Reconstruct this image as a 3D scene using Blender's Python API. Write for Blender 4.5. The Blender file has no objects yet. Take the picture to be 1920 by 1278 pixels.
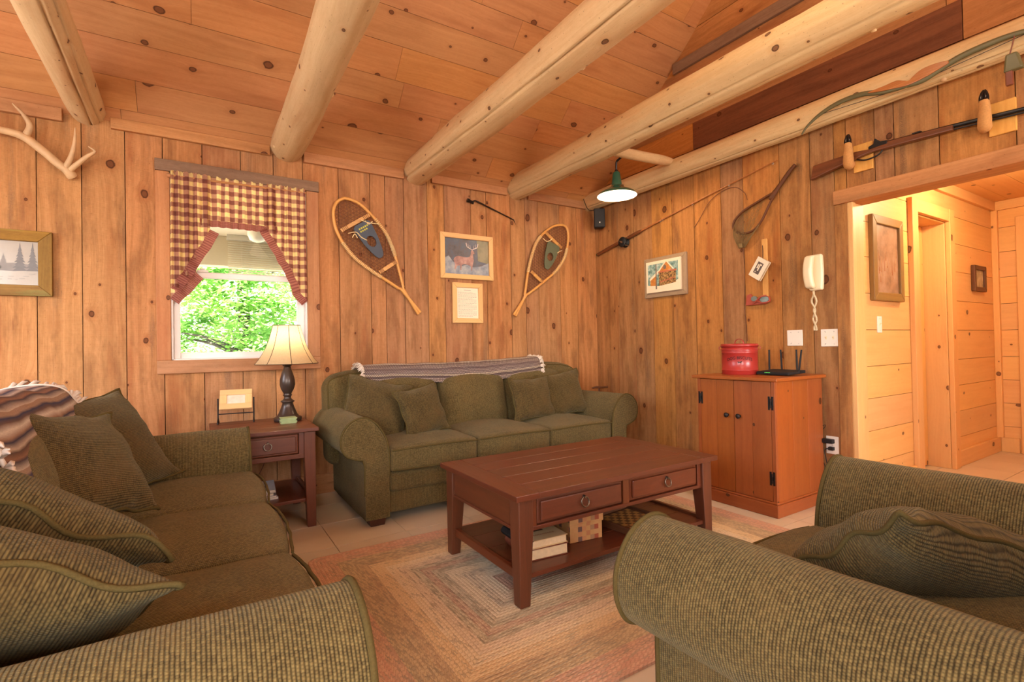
import bpy, bmesh, math, random
from mathutils import Vector, Matrix, Euler
S = bpy.context.scene
C = S.collection
rnd = random.Random(7)
PI = math.pi
R = math.radians

# ------------------------------------------------------------------ camera
def make_camera():
    a, b, c = R(32.1275), R(0.6763), R(-1.1074)
    fwd = Vector((math.sin(a) * math.cos(b), math.cos(a) * math.cos(b), math.sin(b)))
    right = Vector((math.cos(a), -math.sin(a), 0))
    up = right.cross(fwd)
    r = right * math.cos(c) + up * math.sin(c)
    u = up * math.cos(c) - right * math.sin(c)
    cam = bpy.data.cameras.new('camera')
    cam.sensor_width = 36
    cam.lens = 939.29 / 1920 * 36
    cam.clip_start = 0.02
    o = bpy.data.objects.new('camera', cam)
    C.objects.link(o)
    m = Matrix((r, u, -fwd)).transposed().to_4x4()
    m.translation = Vector((0, 0, 1.08))
    o.matrix_world = m
    S.camera = o
make_camera()

# ------------------------------------------------------------------ colour, world, light
S.view_settings.view_transform = 'Standard'
S.view_settings.look = 'None'
S.view_settings.exposure = -0.10
S.view_settings.gamma = 1
S.view_settings.use_curve_mapping = False
S.cycles.use_denoising = True
S.cycles.max_bounces = 8
S.cycles.diffuse_bounces = 5
S.cycles.glossy_bounces = 3
S.cycles.transmission_bounces = 6
S.cycles.transparent_max_bounces = 8
S.cycles.sample_clamp_indirect = 6
S.cycles.caustics_reflective = False
S.cycles.caustics_refractive = False

def make_world():
    w = bpy.data.worlds.new('world')
    S.world = w
    w.use_nodes = True
    t = w.node_tree
    bg = t.nodes['Background']
    sky = t.nodes.new('ShaderNodeTexSky')
    sky.sky_type = 'NISHITA'
    sky.sun_disc = False
    sky.sun_elevation = R(50)
    sky.sun_rotation = R(200)
    sky.air_density = 1.0
    sky.dust_density = 3.0
    t.links.new(sky.outputs[0], bg.inputs[0])
    bg.inputs[1].default_value = 1.8
make_world()

def light(name, kind, loc, energy, col, rot=(0, 0, 0), **kw):
    l = bpy.data.lights.new(name, kind)
    l.energy = energy
    l.color = col
    for k, v in kw.items():
        setattr(l, k, v)
    o = bpy.data.objects.new(name, l)
    o.location = loc
    o.rotation_euler = rot
    C.objects.link(o)
    return o
light('sun', 'SUN', (0, -6, 12), 60.0, (1, .96, .88), (R(40), 0, R(-18)), angle=R(1.0))
# added daylight fills at assumed, unseen window openings behind the camera and left
DAY = (1.0, .98, .95)
light('added_daylight_front', 'AREA', (-1.25, -3.12, 1.75), 120, DAY, (R(90), 0, 0), shape='RECTANGLE', size=1.5, size_y=1.3)
light('added_daylight_front', 'AREA', (2.75, -3.12, 1.75), 120, DAY, (R(90), 0, 0), shape='RECTANGLE', size=1.5, size_y=1.3)
light('added_daylight_left', 'AREA', (-2.12, 2.6, 1.75), 36, DAY, (R(90), 0, R(-90)), shape='RECTANGLE', size=1.4, size_y=1.3)
light('added_daylight_left', 'AREA', (-2.12, -0.6, 1.75), 62, DAY, (R(90), 0, R(-90)), shape='RECTANGLE', size=1.4, size_y=1.3)
# ceiling lamp of the hall, added unseen fill lights over the near half of the room
WARM = (1.0, .80, .56)
light('hall_lamp_light', 'POINT', (4.75, 0.95, 2.22), 66, (1, .76, .46), shadow_soft_size=.09)
light('room_fill_light', 'POINT', (0.9, -0.5, 2.9), 66, WARM, shadow_soft_size=.35)
light('room_fill_light', 'POINT', (1.9, 1.1, 3.3), 40, WARM, shadow_soft_size=.35)

# ------------------------------------------------------------------ helpers
def lin(r, g, b):
    def f(c):
        c /= 255.0
        return c / 12.92 if c <= .04045 else ((c + .055) / 1.055) ** 2.4
    return (f(r), f(g), f(b), 1.0)

class NB:
    """small wrapper that builds one node material"""
    def __init__(s, name):
        s.m = bpy.data.materials.new(name)
        s.m.use_nodes = True
        s.t = s.m.node_tree
        s.t.nodes.clear()
        s.out = s.t.nodes.new('ShaderNodeOutputMaterial')
    def n(s, typ, ins=None, **props):
        nd = s.t.nodes.new('ShaderNode' + typ)
        for k, v in props.items():
            setattr(nd, k, v)
        for k, v in (ins or {}).items():
            s.put(nd.inputs[k], v)
        return nd
    def put(s, sock, v):
        if isinstance(v, bpy.types.NodeSocket):
            s.t.links.new(v, sock)
        elif isinstance(v, bpy.types.Node):
            s.t.links.new(v.outputs[0], sock)
        else:
            if sock.type == 'RGBA' and isinstance(v, tuple) and len(v) == 3:
                v = v + (1.0,)
            sock.default_value = v
    def ma(s, op, a, b=None, c=None, clamp=False):
        nd = s.t.nodes.new('ShaderNodeMath')
        nd.operation = op
        nd.use_clamp = clamp
        for i, v in enumerate((a, b, c)):
            if v is not None:
                s.put(nd.inputs[i], v)
        return nd.outputs[0]
    def vm(s, op, a, b=None, scale=None):
        nd = s.t.nodes.new('ShaderNodeVectorMath')
        nd.operation = op
        s.put(nd.inputs[0], a)
        if b is not None:
            s.put(nd.inputs[1], b)
        if scale is not None:
            s.put(nd.inputs['Scale'], scale)
        return nd.outputs['Value'] if op in ('LENGTH', 'DOT_PRODUCT', 'DISTANCE') else nd.outputs[0]
    def mix(s, f, a, b, blend='MIX'):
        nd = s.t.nodes.new('ShaderNodeMix')
        nd.data_type = 'RGBA'
        nd.blend_type = blend
        nd.clamp_factor = True
        s.put(nd.inputs[0], f)
        s.put(nd.inputs[6], a)
        s.put(nd.inputs[7], b)
        return nd.outputs[2]
    def ramp(s, f, stops, interp='LINEAR'):
        nd = s.t.nodes.new('ShaderNodeValToRGB')
        cr = nd.color_ramp
        cr.interpolation = interp
        while len(cr.elements) < len(stops):
            cr.elements.new(.5)
        for e, (p, c) in zip(cr.elements, stops):
            e.position = p
            e.color = c if len(c) == 4 else tuple(c) + (1.0,)
        s.put(nd.inputs[0], f)
        return nd.outputs[0]
    def sm(s, x, a, b):           # smooth step of x from a (0) to b (1)
        nd = s.t.nodes.new('ShaderNodeMapRange')
        nd.interpolation_type = 'SMOOTHSTEP'
        s.put(nd.inputs[0], x)
        nd.inputs[1].default_value = a
        nd.inputs[2].default_value = b
        return nd.outputs[0]
    def uv(s):
        u = s.n('UVMap')
        u.uv_map = 'UVMap'
        sp = s.n('SeparateXYZ', {0: u.outputs[0]})
        return sp.outputs[0], sp.outputs[1]
    def xyz(s, x, y=0.0, z=0.0):
        return s.n('CombineXYZ', {0: x, 1: y, 2: z}).outputs[0]
    def noise(s, vec, scale=1.0, detail=2.0, rough=.5, dims='3D'):
        nd = s.n('TexNoise', {'Vector': vec, 'Scale': scale, 'Detail': detail, 'Roughness': rough}, noise_dimensions=dims)
        return nd.outputs[0]
    def pid(s):
        nd = s.n('Attribute')
        nd.attribute_name = 'pid'
        return nd.outputs['Fac']
    def bump(s, h, strength=.3, dist=.002):
        return s.n('Bump', {'Height': h, 'Strength': strength, 'Distance': dist}).outputs[0]
    def pbr(s, col, rough=.6, metal=0.0, normal=None, spec=.5, coat=0.0, **extra):
        b = s.t.nodes.new('ShaderNodeBsdfPrincipled')
        s.put(b.inputs['Base Color'], col)
        s.put(b.inputs['Roughness'], rough)
        s.put(b.inputs['Metallic'], metal)
        s.put(b.inputs['Specular IOR Level'], spec)
        if coat:
            s.put(b.inputs['Coat Weight'], coat)
            s.put(b.inputs['Coat Roughness'], .15)
        for k, v in extra.items():
            s.put(b.inputs[k.replace('_', ' ')], v)
        if normal is not None:
            s.put(b.inputs['Normal'], normal)
        s.t.links.new(b.outputs[0], s.out.inputs[0])
        return b

def plain(name, col, rough=.5, metal=0.0, spec=.5, coat=0.0, var=.12, scale=40.0, bump=0.0):
    """one colour with a slight mottle"""
    b = NB(name)
    tc = b.n('TexCoord')
    nz = b.noise(tc.outputs['Object'], scale, 3)
    dark = tuple(x * (1 - var) for x in col[:3])
    lite = tuple(min(1, x * (1 + var)) for x in col[:3])
    c = b.mix(nz, dark, lite)
    b.pbr(c, rough, metal, b.bump(nz, bump, .002) if bump else None, spec, coat)
    return b.m

def wood(name, light_, dark, knot=lin(92, 48, 24), knots=.6, var=.35, rough=.55, spec=.3, bump=.15, coat=0.0, grain=1.0,
         stain=0.0, stain_col=lin(120, 88, 60), red=0.0, red_col=lin(150, 78, 40), saw=0.0, contrast=1.0, kscale=1.0, streak=.35, hue=.008, dens=1.0, blotch=.3, speck=.35):
    b = NB(name)
    u0, v0 = b.uv()
    p = b.pid()
    U = b.ma('MULTIPLY_ADD', p, 37.7, u0)
    V = b.ma('MULTIPLY_ADD', p, 11.3, v0)
    q = b.ma('FRACT', b.ma('MULTIPLY', p, 57.31))
    q2 = b.ma('FRACT', b.ma('MULTIPLY', p, 213.7))
    # knots
    sx, sy = 2.6 * dens / kscale, 5.5 / kscale
    kv = b.xyz(b.ma('MULTIPLY', U, sx), b.ma('MULTIPLY', V, sy))
    vo = b.n('TexVoronoi', {'Vector': kv, 'Scale': 1.0, 'Randomness': .95}, voronoi_dimensions='2D')
    dl = b.vm('MULTIPLY', b.vm('SUBTRACT', kv, vo.outputs['Position']), (1 / sx, 1.35 / sy, 0))
    wob = b.noise(b.xyz(U, V), 22, 2)
    dist = b.ma('MULTIPLY', b.vm('LENGTH', dl), b.ma('MULTIPLY_ADD', wob, .9, .55))
    rc = b.n('SeparateColor', {0: vo.outputs['Color']})
    pres = b.ma('LESS_THAN', rc.outputs[1], knots)
    rad = b.ma('MULTIPLY_ADD', b.ma('POWER', rc.outputs[0], 2.2), .021 * kscale, .0055 * kscale)
    kd = b.ma('DIVIDE', dist, rad)
    core = b.ma('MULTIPLY', b.sm(kd, 1.12, .88), pres)
    ring = b.ma('MULTIPLY', b.ma('MULTIPLY', b.sm(kd, .62, .95), b.sm(kd, 1.25, 1.0)), pres)
    halo = b.ma('MULTIPLY', b.sm(kd, 3.6, 1.0), pres)
    warp = b.ma('MULTIPLY', b.ma('EXPONENT', b.ma('MULTIPLY', b.ma('MULTIPLY', kd, kd), -.16)), b.ma('MULTIPLY', pres, .03))
    wav = b.ma('MULTIPLY', b.noise(b.xyz(b.ma('MULTIPLY', U, 1.1), b.ma('MULTIPLY', V, 3.0), p), 1, 2), .11)
    g = b.ma('ADD', b.ma('ADD', V, warp), wav)
    band = b.noise(b.xyz(b.ma('MULTIPLY', U, .35), b.ma('MULTIPLY', g, 30 * grain), p), 1, 2.5, .6)
    fine = b.noise(b.xyz(b.ma('MULTIPLY', U, 3.5), b.ma('MULTIPLY', g, 190 * grain), p), 1, 2, .6)
    mot = b.noise(b.xyz(b.ma('MULTIPLY', U, 30), b.ma('MULTIPLY', V, 55)), 1, 3, .7)
    tone = b.ma('MULTIPLY_ADD', mot, .25, b.ma('MULTIPLY_ADD', fine, .27, b.ma('MULTIPLY', band, .48)))
    tone = b.ma('MULTIPLY_ADD', b.ma('SUBTRACT', tone, .5), 2.1 * contrast, .5, clamp=True)
    col = b.mix(tone, dark, light_)
    big = b.noise(b.xyz(b.ma('MULTIPLY', U, 1.3), b.ma('MULTIPLY', V, 7), q), 1, 3, .6)
    if red:
        col = b.mix(b.ma('MULTIPLY', b.ma('MAXIMUM', b.sm(big, .52, .72), b.ma('MULTIPLY', halo, .7)), red), col, red_col)
    if stain:
        st = b.noise(b.xyz(b.ma('MULTIPLY', U, .9), b.ma('MULTIPLY', V, 9), q2), 1, 4, .65)
        sk = b.noise(b.xyz(U, V), 160, 2, .7)
        stm = b.ma('MULTIPLY', b.sm(st, .54, .70), b.sm(sk, .25, .55))
        col = b.mix(b.ma('MULTIPLY', stm, stain), col, stain_col)
    # per board tint
    val = b.ma('MULTIPLY_ADD', b.ma('SUBTRACT', q, .5), var, 1.0)
    hs = b.n('HueSaturation', {'Hue': b.ma('MULTIPLY_ADD', b.ma('SUBTRACT', q2, .5), hue, .5), 'Saturation': b.ma('MULTIPLY_ADD', b.ma('SUBTRACT', q, .5), .5 * var, 1.0), 'Value': val, 'Color': col})
    col = hs.outputs[0]
    bl = b.noise(b.xyz(b.ma('MULTIPLY', U, 2.4), b.ma('MULTIPLY', V, 9), p), 1, 4, .65)
    col = b.mix(b.ma('MULTIPLY', b.sm(bl, .46, .70), blotch), col, tuple(x * .62 for x in dark[:3]))
    spk = b.noise(b.xyz(b.ma('MULTIPLY', U, 70), b.ma('MULTIPLY', V, 110)), 1, 2, .5)
    col = b.mix(b.ma('MULTIPLY', b.sm(spk, .66, .74), speck), col, knot)
    # dark drying marks, specks
    sp = b.noise(b.xyz(b.ma('MULTIPLY', U, 3.0), b.ma('MULTIPLY', g, 55)), 1, 4, .7)
    col = b.mix(b.ma('MULTIPLY', b.sm(sp, .64, .76), streak), col, knot)
    col = b.mix(b.ma('MULTIPLY', core, .8), col, knot)
    col = b.mix(b.ma('MULTIPLY', ring, .75), col, tuple(x * .35 for x in knot[:3]))
    h = b.ma('SUBTRACT', b.ma('MULTIPLY', tone, .6), b.ma('MULTIPLY', ring, .8))
    if saw:
        wv = b.n('TexWave', {'Vector': b.xyz(U, b.ma('MULTIPLY', V, .35)), 'Scale': 42.0, 'Distortion': 2.5, 'Detail': 1.0}, bands_direction='X')
        h = b.ma('MULTIPLY_ADD', wv.outputs['Fac'], saw, h)
    b.pbr(col, b.ma('MULTIPLY_ADD', fine, .15, rough - .07), 0, b.bump(h, bump, .003), spec, coat)
    return b.m

class MB:
    """collects shapes into one mesh"""
    def __init__(s, m=None):
        s.v, s.f, s.uvs, s.pids, s.mis, s.sms = [], [], [], [], [], []
        s.m = m or Matrix()
    def add(s, verts, faces, uvs=None, pid=None, mi=0, smooth=False, along=None, rz=None):
        base = len(s.v)
        vs = [Vector(p) for p in verts]
        if pid is None:
            pid = rnd.random()
        if uvs is None:
            if along is None:
                ext = [max(p[i] for p in vs) - min(p[i] for p in vs) for i in range(3)]
                along = ext.index(max(ext))
            o1, o2 = [i for i in range(3) if i != along]
            uvs = []
            for f in faces:
                n = Vector((0, 0, 0))
                for i in range(len(f)):
                    a, c = vs[f[i]], vs[f[(i + 1) % len(f)]]
                    n += a.cross(c)
                k = max(range(3), key=lambda i: abs(n[i]))
                if k == along:
                    uvs.append([(vs[i][o1], vs[i][o2]) for i in f])
                elif k == o1:
                    uvs.append([(vs[i][along], vs[i][o2] + .37) for i in f])
                else:
                    uvs.append([(vs[i][along], vs[i][o1]) for i in f])
        mm = rz if rz is not None else None
        for p in vs:
            if mm is not None:
                p = mm @ p
            s.v.append(s.m @ p)
        for f, uu in zip(faces, uvs):
            s.f.append([i + base for i in f])
            s.uvs.append(uu)
            s.pids.append(pid)
            s.mis.append(mi)
            s.sms.append(smooth)
        return s
    def box(s, x0, x1, y0, y1, z0, z1, **k):
        v = [(x, y, z) for x in (x0, x1) for y in (y0, y1) for z in (z0, z1)]
        f = [(0, 1, 3, 2), (4, 6, 7, 5), (0, 4, 5, 1), (2, 3, 7, 6), (0, 2, 6, 4), (1, 5, 7, 3)]
        return s.add(v, f, **k)
    def hexa(s, v, **k):       # eight corners ordered like box
        f = [(0, 1, 3, 2), (4, 6, 7, 5), (0, 4, 5, 1), (2, 3, 7, 6), (0, 2, 6, 4), (1, 5, 7, 3)]
        return s.add(v, f, **k)
    def rings(s, rings, uvs_u=None, cap=True, closed=True, smooth=True, loop=False, vscale=None, capsmooth=None, **k):
        """rings: list of equal length point lists; u runs along, v round"""
        n = len(rings[0])
        verts = [p for r in rings for p in r]
        faces, uv = [], []
        us = uvs_u
        if us is None:
            us = [0.0]
            for i in range(1, len(rings) + 1):
                a, b_ = rings[i - 1], rings[i % len(rings)]
                ca = sum((Vector(p) for p in a), Vector()) / n
                cb = sum((Vector(p) for p in b_), Vector()) / n
                us.append(us[-1] + (cb - ca).length)
        vs_ = [0.0]
        r0 = rings[len(rings) // 2]
        for i in range(n):
            vs_.append(vs_[-1] + (Vector(r0[(i + 1) % n]) - Vector(r0[i])).length)
        m = len(rings) if loop else len(rings) - 1
        for i in range(m):
            i2 = (i + 1) % len(rings)
            for j in range(n if closed else n - 1):
                j2 = (j + 1) % n
                faces.append((i * n + j, i * n + j2, i2 * n + j2, i2 * n + j))
                uv.append([(us[i], vs_[j]), (us[i], vs_[j + 1]), (us[i + 1], vs_[j + 1]), (us[i + 1], vs_[j])])
        s.add(verts, faces, uv, smooth=smooth, **k)
        if cap and not loop and closed:
            for r, rev in ((rings[0], True), (rings[-1], False)):
                f = list(range(n))
                if rev:
                    f.reverse()
                s.add(r, [f], smooth=False, **k)
        return s
    def tube(s, pts, rad, seg=8, loop=False, flat=1.0, up=None, **k):
        pts = [Vector(p) for p in pts]
        n = len(pts)
        rr = rad if isinstance(rad, (list, tuple)) else [rad] * n
        rings, prev = [], None
        for i, p in enumerate(pts):
            if loop:
                t = pts[(i + 1) % n] - pts[(i - 1) % n]
            else:
                t = pts[min(i + 1, n - 1)] - pts[max(i - 1, 0)]
            if t.length < 1e-9:
                t = Vector((0, 0, 1))
            t.normalize()
            if prev is None:
                ref = Vector(up) if up else (Vector((0, 0, 1)) if abs(t.z) < .9 else Vector((1, 0, 0)))
            else:
                ref = prev
            a = ref - t * ref.dot(t)
            if a.length < 1e-6:
                a = t.orthogonal()
            a.normalize()
            prev = a
            b_ = t.cross(a)
            rings.append([p + (a * math.cos(2 * PI * j / seg) + b_ * math.sin(2 * PI * j / seg) * flat) * rr[i] for j in range(seg)])
        return s.rings(rings, loop=loop, **k)
    def lathe(s, prof, seg=24, axis=Vector((0, 0, 1)), o=(0, 0, 0), **k):
        o = Vector(o)
        rings = [[o + Vector((r * math.cos(2 * PI * j / seg), r * math.sin(2 * PI * j / seg), z)) for j in range(seg)] for r, z in prof]
        return s.rings(rings, **k)
    def extrude(s, poly, d, **k):     # polygon of 3D points pushed by vector d
        d = Vector(d)
        n = len(poly)
        a = [Vector(p) for p in poly]
        b_ = [p + d for p in a]
        f = [list(range(n))[::-1], [i + n for i in range(n)]] + [(i, (i + 1) % n, (i + 1) % n + n, i + n) for i in range(n)]
        return s.add(a + b_, f, **k)
    def poly(s, pts, **k):
        return s.add(pts, [list(range(len(pts)))], **k)
    def build(s, name, mats, parent=None, bevel=0, seg=2, subsurf=0, fix=True, loc=None, rot=None, ang=35):
        me = bpy.data.meshes.new(name)
        me.from_pydata([tuple(p) for p in s.v], [], s.f)
        uvl = me.uv_layers.new(name='UVMap')
        flat = [c for uu in s.uvs for w in uu for c in w]
        uvl.data.foreach_set('uv', flat)
        at = me.attributes.new('pid', 'FLOAT', 'FACE')
        at.data.foreach_set('value', s.pids)
        me.polygons.foreach_set('material_index', s.mis)
        me.polygons.foreach_set('use_smooth', s.sms)
        for m in (mats if isinstance(mats, (list, tuple)) else [mats]):
            me.materials.append(m)
        if fix:
            bm = bmesh.new()
            bm.from_mesh(me)
            bmesh.ops.recalc_face_normals(bm, faces=bm.faces)
            bm.to_mesh(me)
            bm.free()
        me.update()
        o = bpy.data.objects.new(name, me)
        C.objects.link(o)
        if parent is not None:
            o.parent = parent
        if loc is not None:
            o.location = loc
        if rot is not None:
            o.rotation_euler = rot
        if bevel:
            md = o.modifiers.new('Bevel', 'BEVEL')
            md.width = bevel
            md.segments = seg
            md.limit_method = 'ANGLE'
            md.angle_limit = R(ang)
        if subsurf:
            md = o.modifiers.new('Subdivision', 'SUBSURF')
            md.levels = md.render_levels = subsurf
        return o

def tag(o, label, cat, group=None):
    o['label'] = label
    o['category'] = cat
    o['kind'] = 'thing'
    if group:
        o['group'] = group
    return o
def thing(name, label, cat, loc=(0, 0, 0), rz=0.0, group=None, mat=None):
    o = bpy.data.objects.new(name, None)
    o.empty_display_size = .1
    C.objects.link(o)
    if mat is not None:
        o.matrix_world = mat
    else:
        o.location = loc
        o.rotation_euler = (0, 0, rz)
    return tag(o, label, cat, group)
def struct(o):
    o['kind'] = 'structure'
    return o
def setting(name, loc=(0, 0, 0)):
    o = bpy.data.objects.new(name, None)
    o.empty_display_size = .1
    C.objects.link(o)
    o.location = loc
    return struct(o)
def copy_tree(o, parent=None):
    c = o.copy()
    C.objects.link(c)
    if parent is not None:
        c.parent = parent
    for ch in list(o.children):
        copy_tree(ch, c)
    return c
def spline(pts, n=8, loop=False):
    P = [Vector(p) for p in pts]
    out = []
    m = len(P)
    for i in range(m if loop else m - 1):
        if loop:
            a, b_, c, d = P[i - 1], P[i], P[(i + 1) % m], P[(i + 2) % m]
        else:
            a, b_, c, d = P[max(i - 1, 0)], P[i], P[i + 1], P[min(i + 2, m - 1)]
        for k in range(n):
            t = k / n
            out.append(.5 * ((2 * b_) + (c - a) * t + (2 * a - 5 * b_ + 4 * c - d) * t * t + (3 * b_ - a - 3 * c + d) * t ** 3))
    if not loop:
        out.append(P[-1])
    return out
def interp(x, xs, ys):
    if x <= xs[0]:
        return ys[0]
    for i in range(1, len(xs)):
        if x <= xs[i]:
            t = (x - xs[i - 1]) / (xs[i] - xs[i - 1])
            return ys[i - 1] + (ys[i] - ys[i - 1]) * t
    return ys[-1]
def h1(x, y=0.0, z=0.0):
    from mathutils import noise as mn
    return mn.noise(Vector((x, y, z)))

# ------------------------------------------------------------------ materials
M = {}
M['wall'] = wood('rough_pine', lin(198, 144, 96), lin(140, 93, 55), knots=.62, var=.2, blotch=.5, kscale=1.15, rough=.72, spec=.2, bump=.45, stain=.6, stain_col=lin(116, 90, 70), red=.6, red_col=lin(146, 88, 52), saw=.4, streak=.55)
M['wall_side'] = wood('rough_pine_side', lin(198, 142, 86), lin(138, 90, 49), knots=.62, var=.24, blotch=.55, kscale=1.15, rough=.72, spec=.2, bump=.45, stain=.65, stain_col=lin(112, 84, 60), red=.6, red_col=lin(138, 80, 44), saw=.4, streak=.55)
M['gable'] = wood('rough_pine_gable', lin(200, 142, 90), lin(150, 98, 56), knots=.45, var=.3, rough=.72, spec=.2, bump=.3, red=.6, red_col=lin(132, 76, 42), streak=.5)
M['gable_dark'] = wood('weathered_red_board', lin(132, 86, 62), lin(92, 54, 38), knots=.5, var=.2, rough=.7, spec=.2, bump=.3)
M['ceil'] = wood('ceiling_pine', lin(202, 146, 96), lin(166, 108, 62), knots=.62, var=.16, rough=.5, spec=.3, bump=.08, red=.45, red_col=lin(152, 92, 54), contrast=.8, streak=.35, kscale=1.2, blotch=.18, speck=.15, dens=1.25)
M['log'] = wood('peeled_log', lin(226, 200, 154), lin(194, 156, 108), knots=.75, var=.10, rough=.6, spec=.25, bump=.4, red=.4, red_col=lin(184, 124, 74), contrast=.8, kscale=.75, streak=.55, blotch=.2, speck=.5)
M['trim'] = wood('trim_pine', lin(198, 144, 97), lin(156, 104, 64), knots=.4, var=.14, rough=.6, spec=.25, bump=.2, red=.35, stain=.3)
M['hall'] = wood('hall_pine', lin(236, 190, 124), lin(212, 154, 90), knots=.45, var=.12, rough=.45, spec=.35, bump=.06, contrast=.6, red=.25, red_col=lin(200, 134, 76), streak=.25, blotch=.1, speck=.1)
M['barn'] = wood('grey_barn_board', lin(152, 122, 98), lin(112, 84, 66), knots=.2, var=.1, rough=.8, spec=.15, bump=.4)
M['cherry'] = wood('dark_cherry', lin(112, 58, 34), lin(74, 36, 20), knot=lin(50, 22, 14), knots=.0, var=.14, rough=.34, spec=.5, bump=.05, contrast=.9, streak=.2, blotch=.2, speck=.0)
M['cabpine'] = wood('stained_pine', lin(172, 96, 44), lin(136, 68, 28), knot=lin(56, 28, 14), knots=.6, var=.06, rough=.36, spec=.45, bump=.05, contrast=.8, streak=.15, hue=.006, blotch=.2, speck=.0)
M['frame_pine'] = wood('pale_frame_pine', lin(232, 190, 134), lin(212, 162, 104), knots=.1, var=.1, rough=.5, spec=.3, bump=.06, contrast=.7, streak=.1, blotch=.08, speck=.0)
M['frame_grey'] = wood('weathered_grey_frame', lin(176, 152, 124), lin(136, 112, 88), knots=.0, var=.1, rough=.8, spec=.15, bump=.4, blotch=.08, speck=.0)
M['frame_moss'] = wood('mossy_barn_frame', lin(152, 116, 60), lin(108, 78, 40), knots=.3, var=.3, rough=.75, spec=.2, bump=.35, stain=1.0, stain_col=lin(126, 132, 76))
M['frame_gilt'] = wood('aged_gilt_frame', lin(150, 116, 62), lin(118, 86, 44), knots=.0, var=.1, rough=.45, spec=.4, bump=.1, blotch=.08, speck=.0)
M['ash'] = wood('bent_ash', lin(224, 172, 100), lin(190, 130, 66), knots=.0, var=.1, rough=.4, spec=.4, bump=.08, blotch=.08, speck=.0)
M['walnut'] = wood('gun_stock', lin(126, 74, 42), lin(84, 46, 26), knots=.0, var=.1, rough=.3, spec=.5, bump=.06, blotch=.08, speck=.0)
M['bow_wood'] = wood('bow_riser', lin(182, 116, 66), lin(150, 86, 44), knots=.0, var=.1, rough=.25, spec=.5, bump=.03, blotch=.08, speck=.0)
M['pale'] = wood('pale_pine_block', lin(226, 172, 96), lin(200, 138, 66), knots=.2, var=.1, rough=.5, spec=.3, bump=.08, blotch=.08, speck=.0)
M['stick'] = wood('dark_stick', lin(108, 66, 38), lin(74, 42, 24), knots=.0, var=.1, rough=.5, spec=.3, bump=.1, blotch=.08, speck=.0)
M['foot'] = wood('dark_foot', lin(82, 46, 32), lin(58, 32, 22), knots=.0, var=.1, rough=.4, spec=.4, bump=.05, blotch=.08, speck=.0)

M['seam'] = plain('dark_gap', lin(52, 30, 18), .9, spec=.1)
M['iron'] = plain('black_iron', lin(44, 38, 36), .45, .6, bump=.1)
M['ring'] = plain('antique_pewter', lin(112, 98, 84), .35, .9)
M['steel'] = plain('brushed_steel', lin(190, 186, 178), .3, 1.0)
M['gunmetal'] = plain('blued_steel', lin(58, 56, 56), .35, .85)
M['black'] = plain('black_plastic', lin(30, 29, 30), .6, spec=.3)
M['blackgloss'] = plain('black_gloss', lin(34, 32, 33), .55, spec=.3)
M['white'] = plain('white_plastic', lin(236, 228, 214), .35, var=.02)
M['ivory'] = plain('ivory_plastic', lin(236, 220, 184), .3, var=.02)
M['whitepaint'] = plain('white_vinyl', lin(228, 220, 214), .4, var=.03)
M['red'] = plain('red_enamel', lin(168, 48, 42), .32, coat=.15, var=.06)
M['redleather'] = plain('red_leather', lin(166, 74, 56), .5, bump=.2)
M['brownleather'] = plain('brown_leather', lin(112, 56, 36), .45, bump=.25, scale=90)
M['green'] = plain('green_enamel', lin(44, 84, 62), .2, coat=.5, var=.05)
M['enamelwhite'] = plain('white_enamel', lin(245, 240, 228), .35, var=.02)
M['antler'] = plain('antler', lin(196, 160, 118), .55, var=.3, scale=18, bump=.2)
M['hide'] = plain('deer_hide', lin(186, 132, 74), .9, var=.22, scale=120, bump=.5)
M['hoof'] = plain('polished_hoof', lin(26, 22, 22), .12)
M['paper'] = plain('paper', lin(236, 224, 202), .8, var=.04)
M['pages'] = plain('page_edges', lin(222, 200, 160), .85, var=.16, scale=60)
M['ink'] = plain('ink', lin(96, 84, 80), .8)
M['netting'] = plain('net_cord', lin(130, 104, 62), .8)
M['rawhide'] = plain('rawhide_lacing', lin(128, 76, 44), .6)
M['rubber'] = plain('blue_rubber', lin(66, 74, 88), .6, var=.15)
M['rubbergreen'] = plain('grey_green_rubber', lin(88, 92, 68), .6, var=.15)
M['lace'] = plain('pale_lace', lin(226, 200, 150), .7)
M['limb'] = plain('olive_limb', lin(94, 88, 56), .4, var=.1)
M['glassgrey'] = plain('grey_glass', lin(112, 122, 116), .08, var=.1)
M['cordbrown'] = plain('brown_cord', lin(100, 58, 34), .7)
M['sage'] = plain('sage_coaster', lin(150, 164, 112), .6, var=.15)
M['bark'] = plain('bark', lin(84, 76, 70), .9, var=.3, scale=8, bump=.6)
M['porch'] = plain('porch_soffit', lin(226, 214, 190), .8, var=.05)
M['slat'] = plain('blind_slats', lin(226, 222, 208), .7, var=.03)

def leafmat():
    b = NB('leaf_green')
    p = b.pid()
    c = b.ramp(p, [(0, lin(104, 150, 74)), (.5, lin(150, 194, 106)), (1, lin(200, 228, 150))])
    d = b.n('BsdfDiffuse', {'Color': c})
    t = b.n('BsdfTranslucent', {'Color': c})
    mx = b.n('MixShader', {0: .5, 1: d.outputs[0], 2: t.outputs[0]})
    b.t.links.new(mx.outputs[0], b.out.inputs[0])
    return b.m
M['leaf'] = leafmat()

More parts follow.
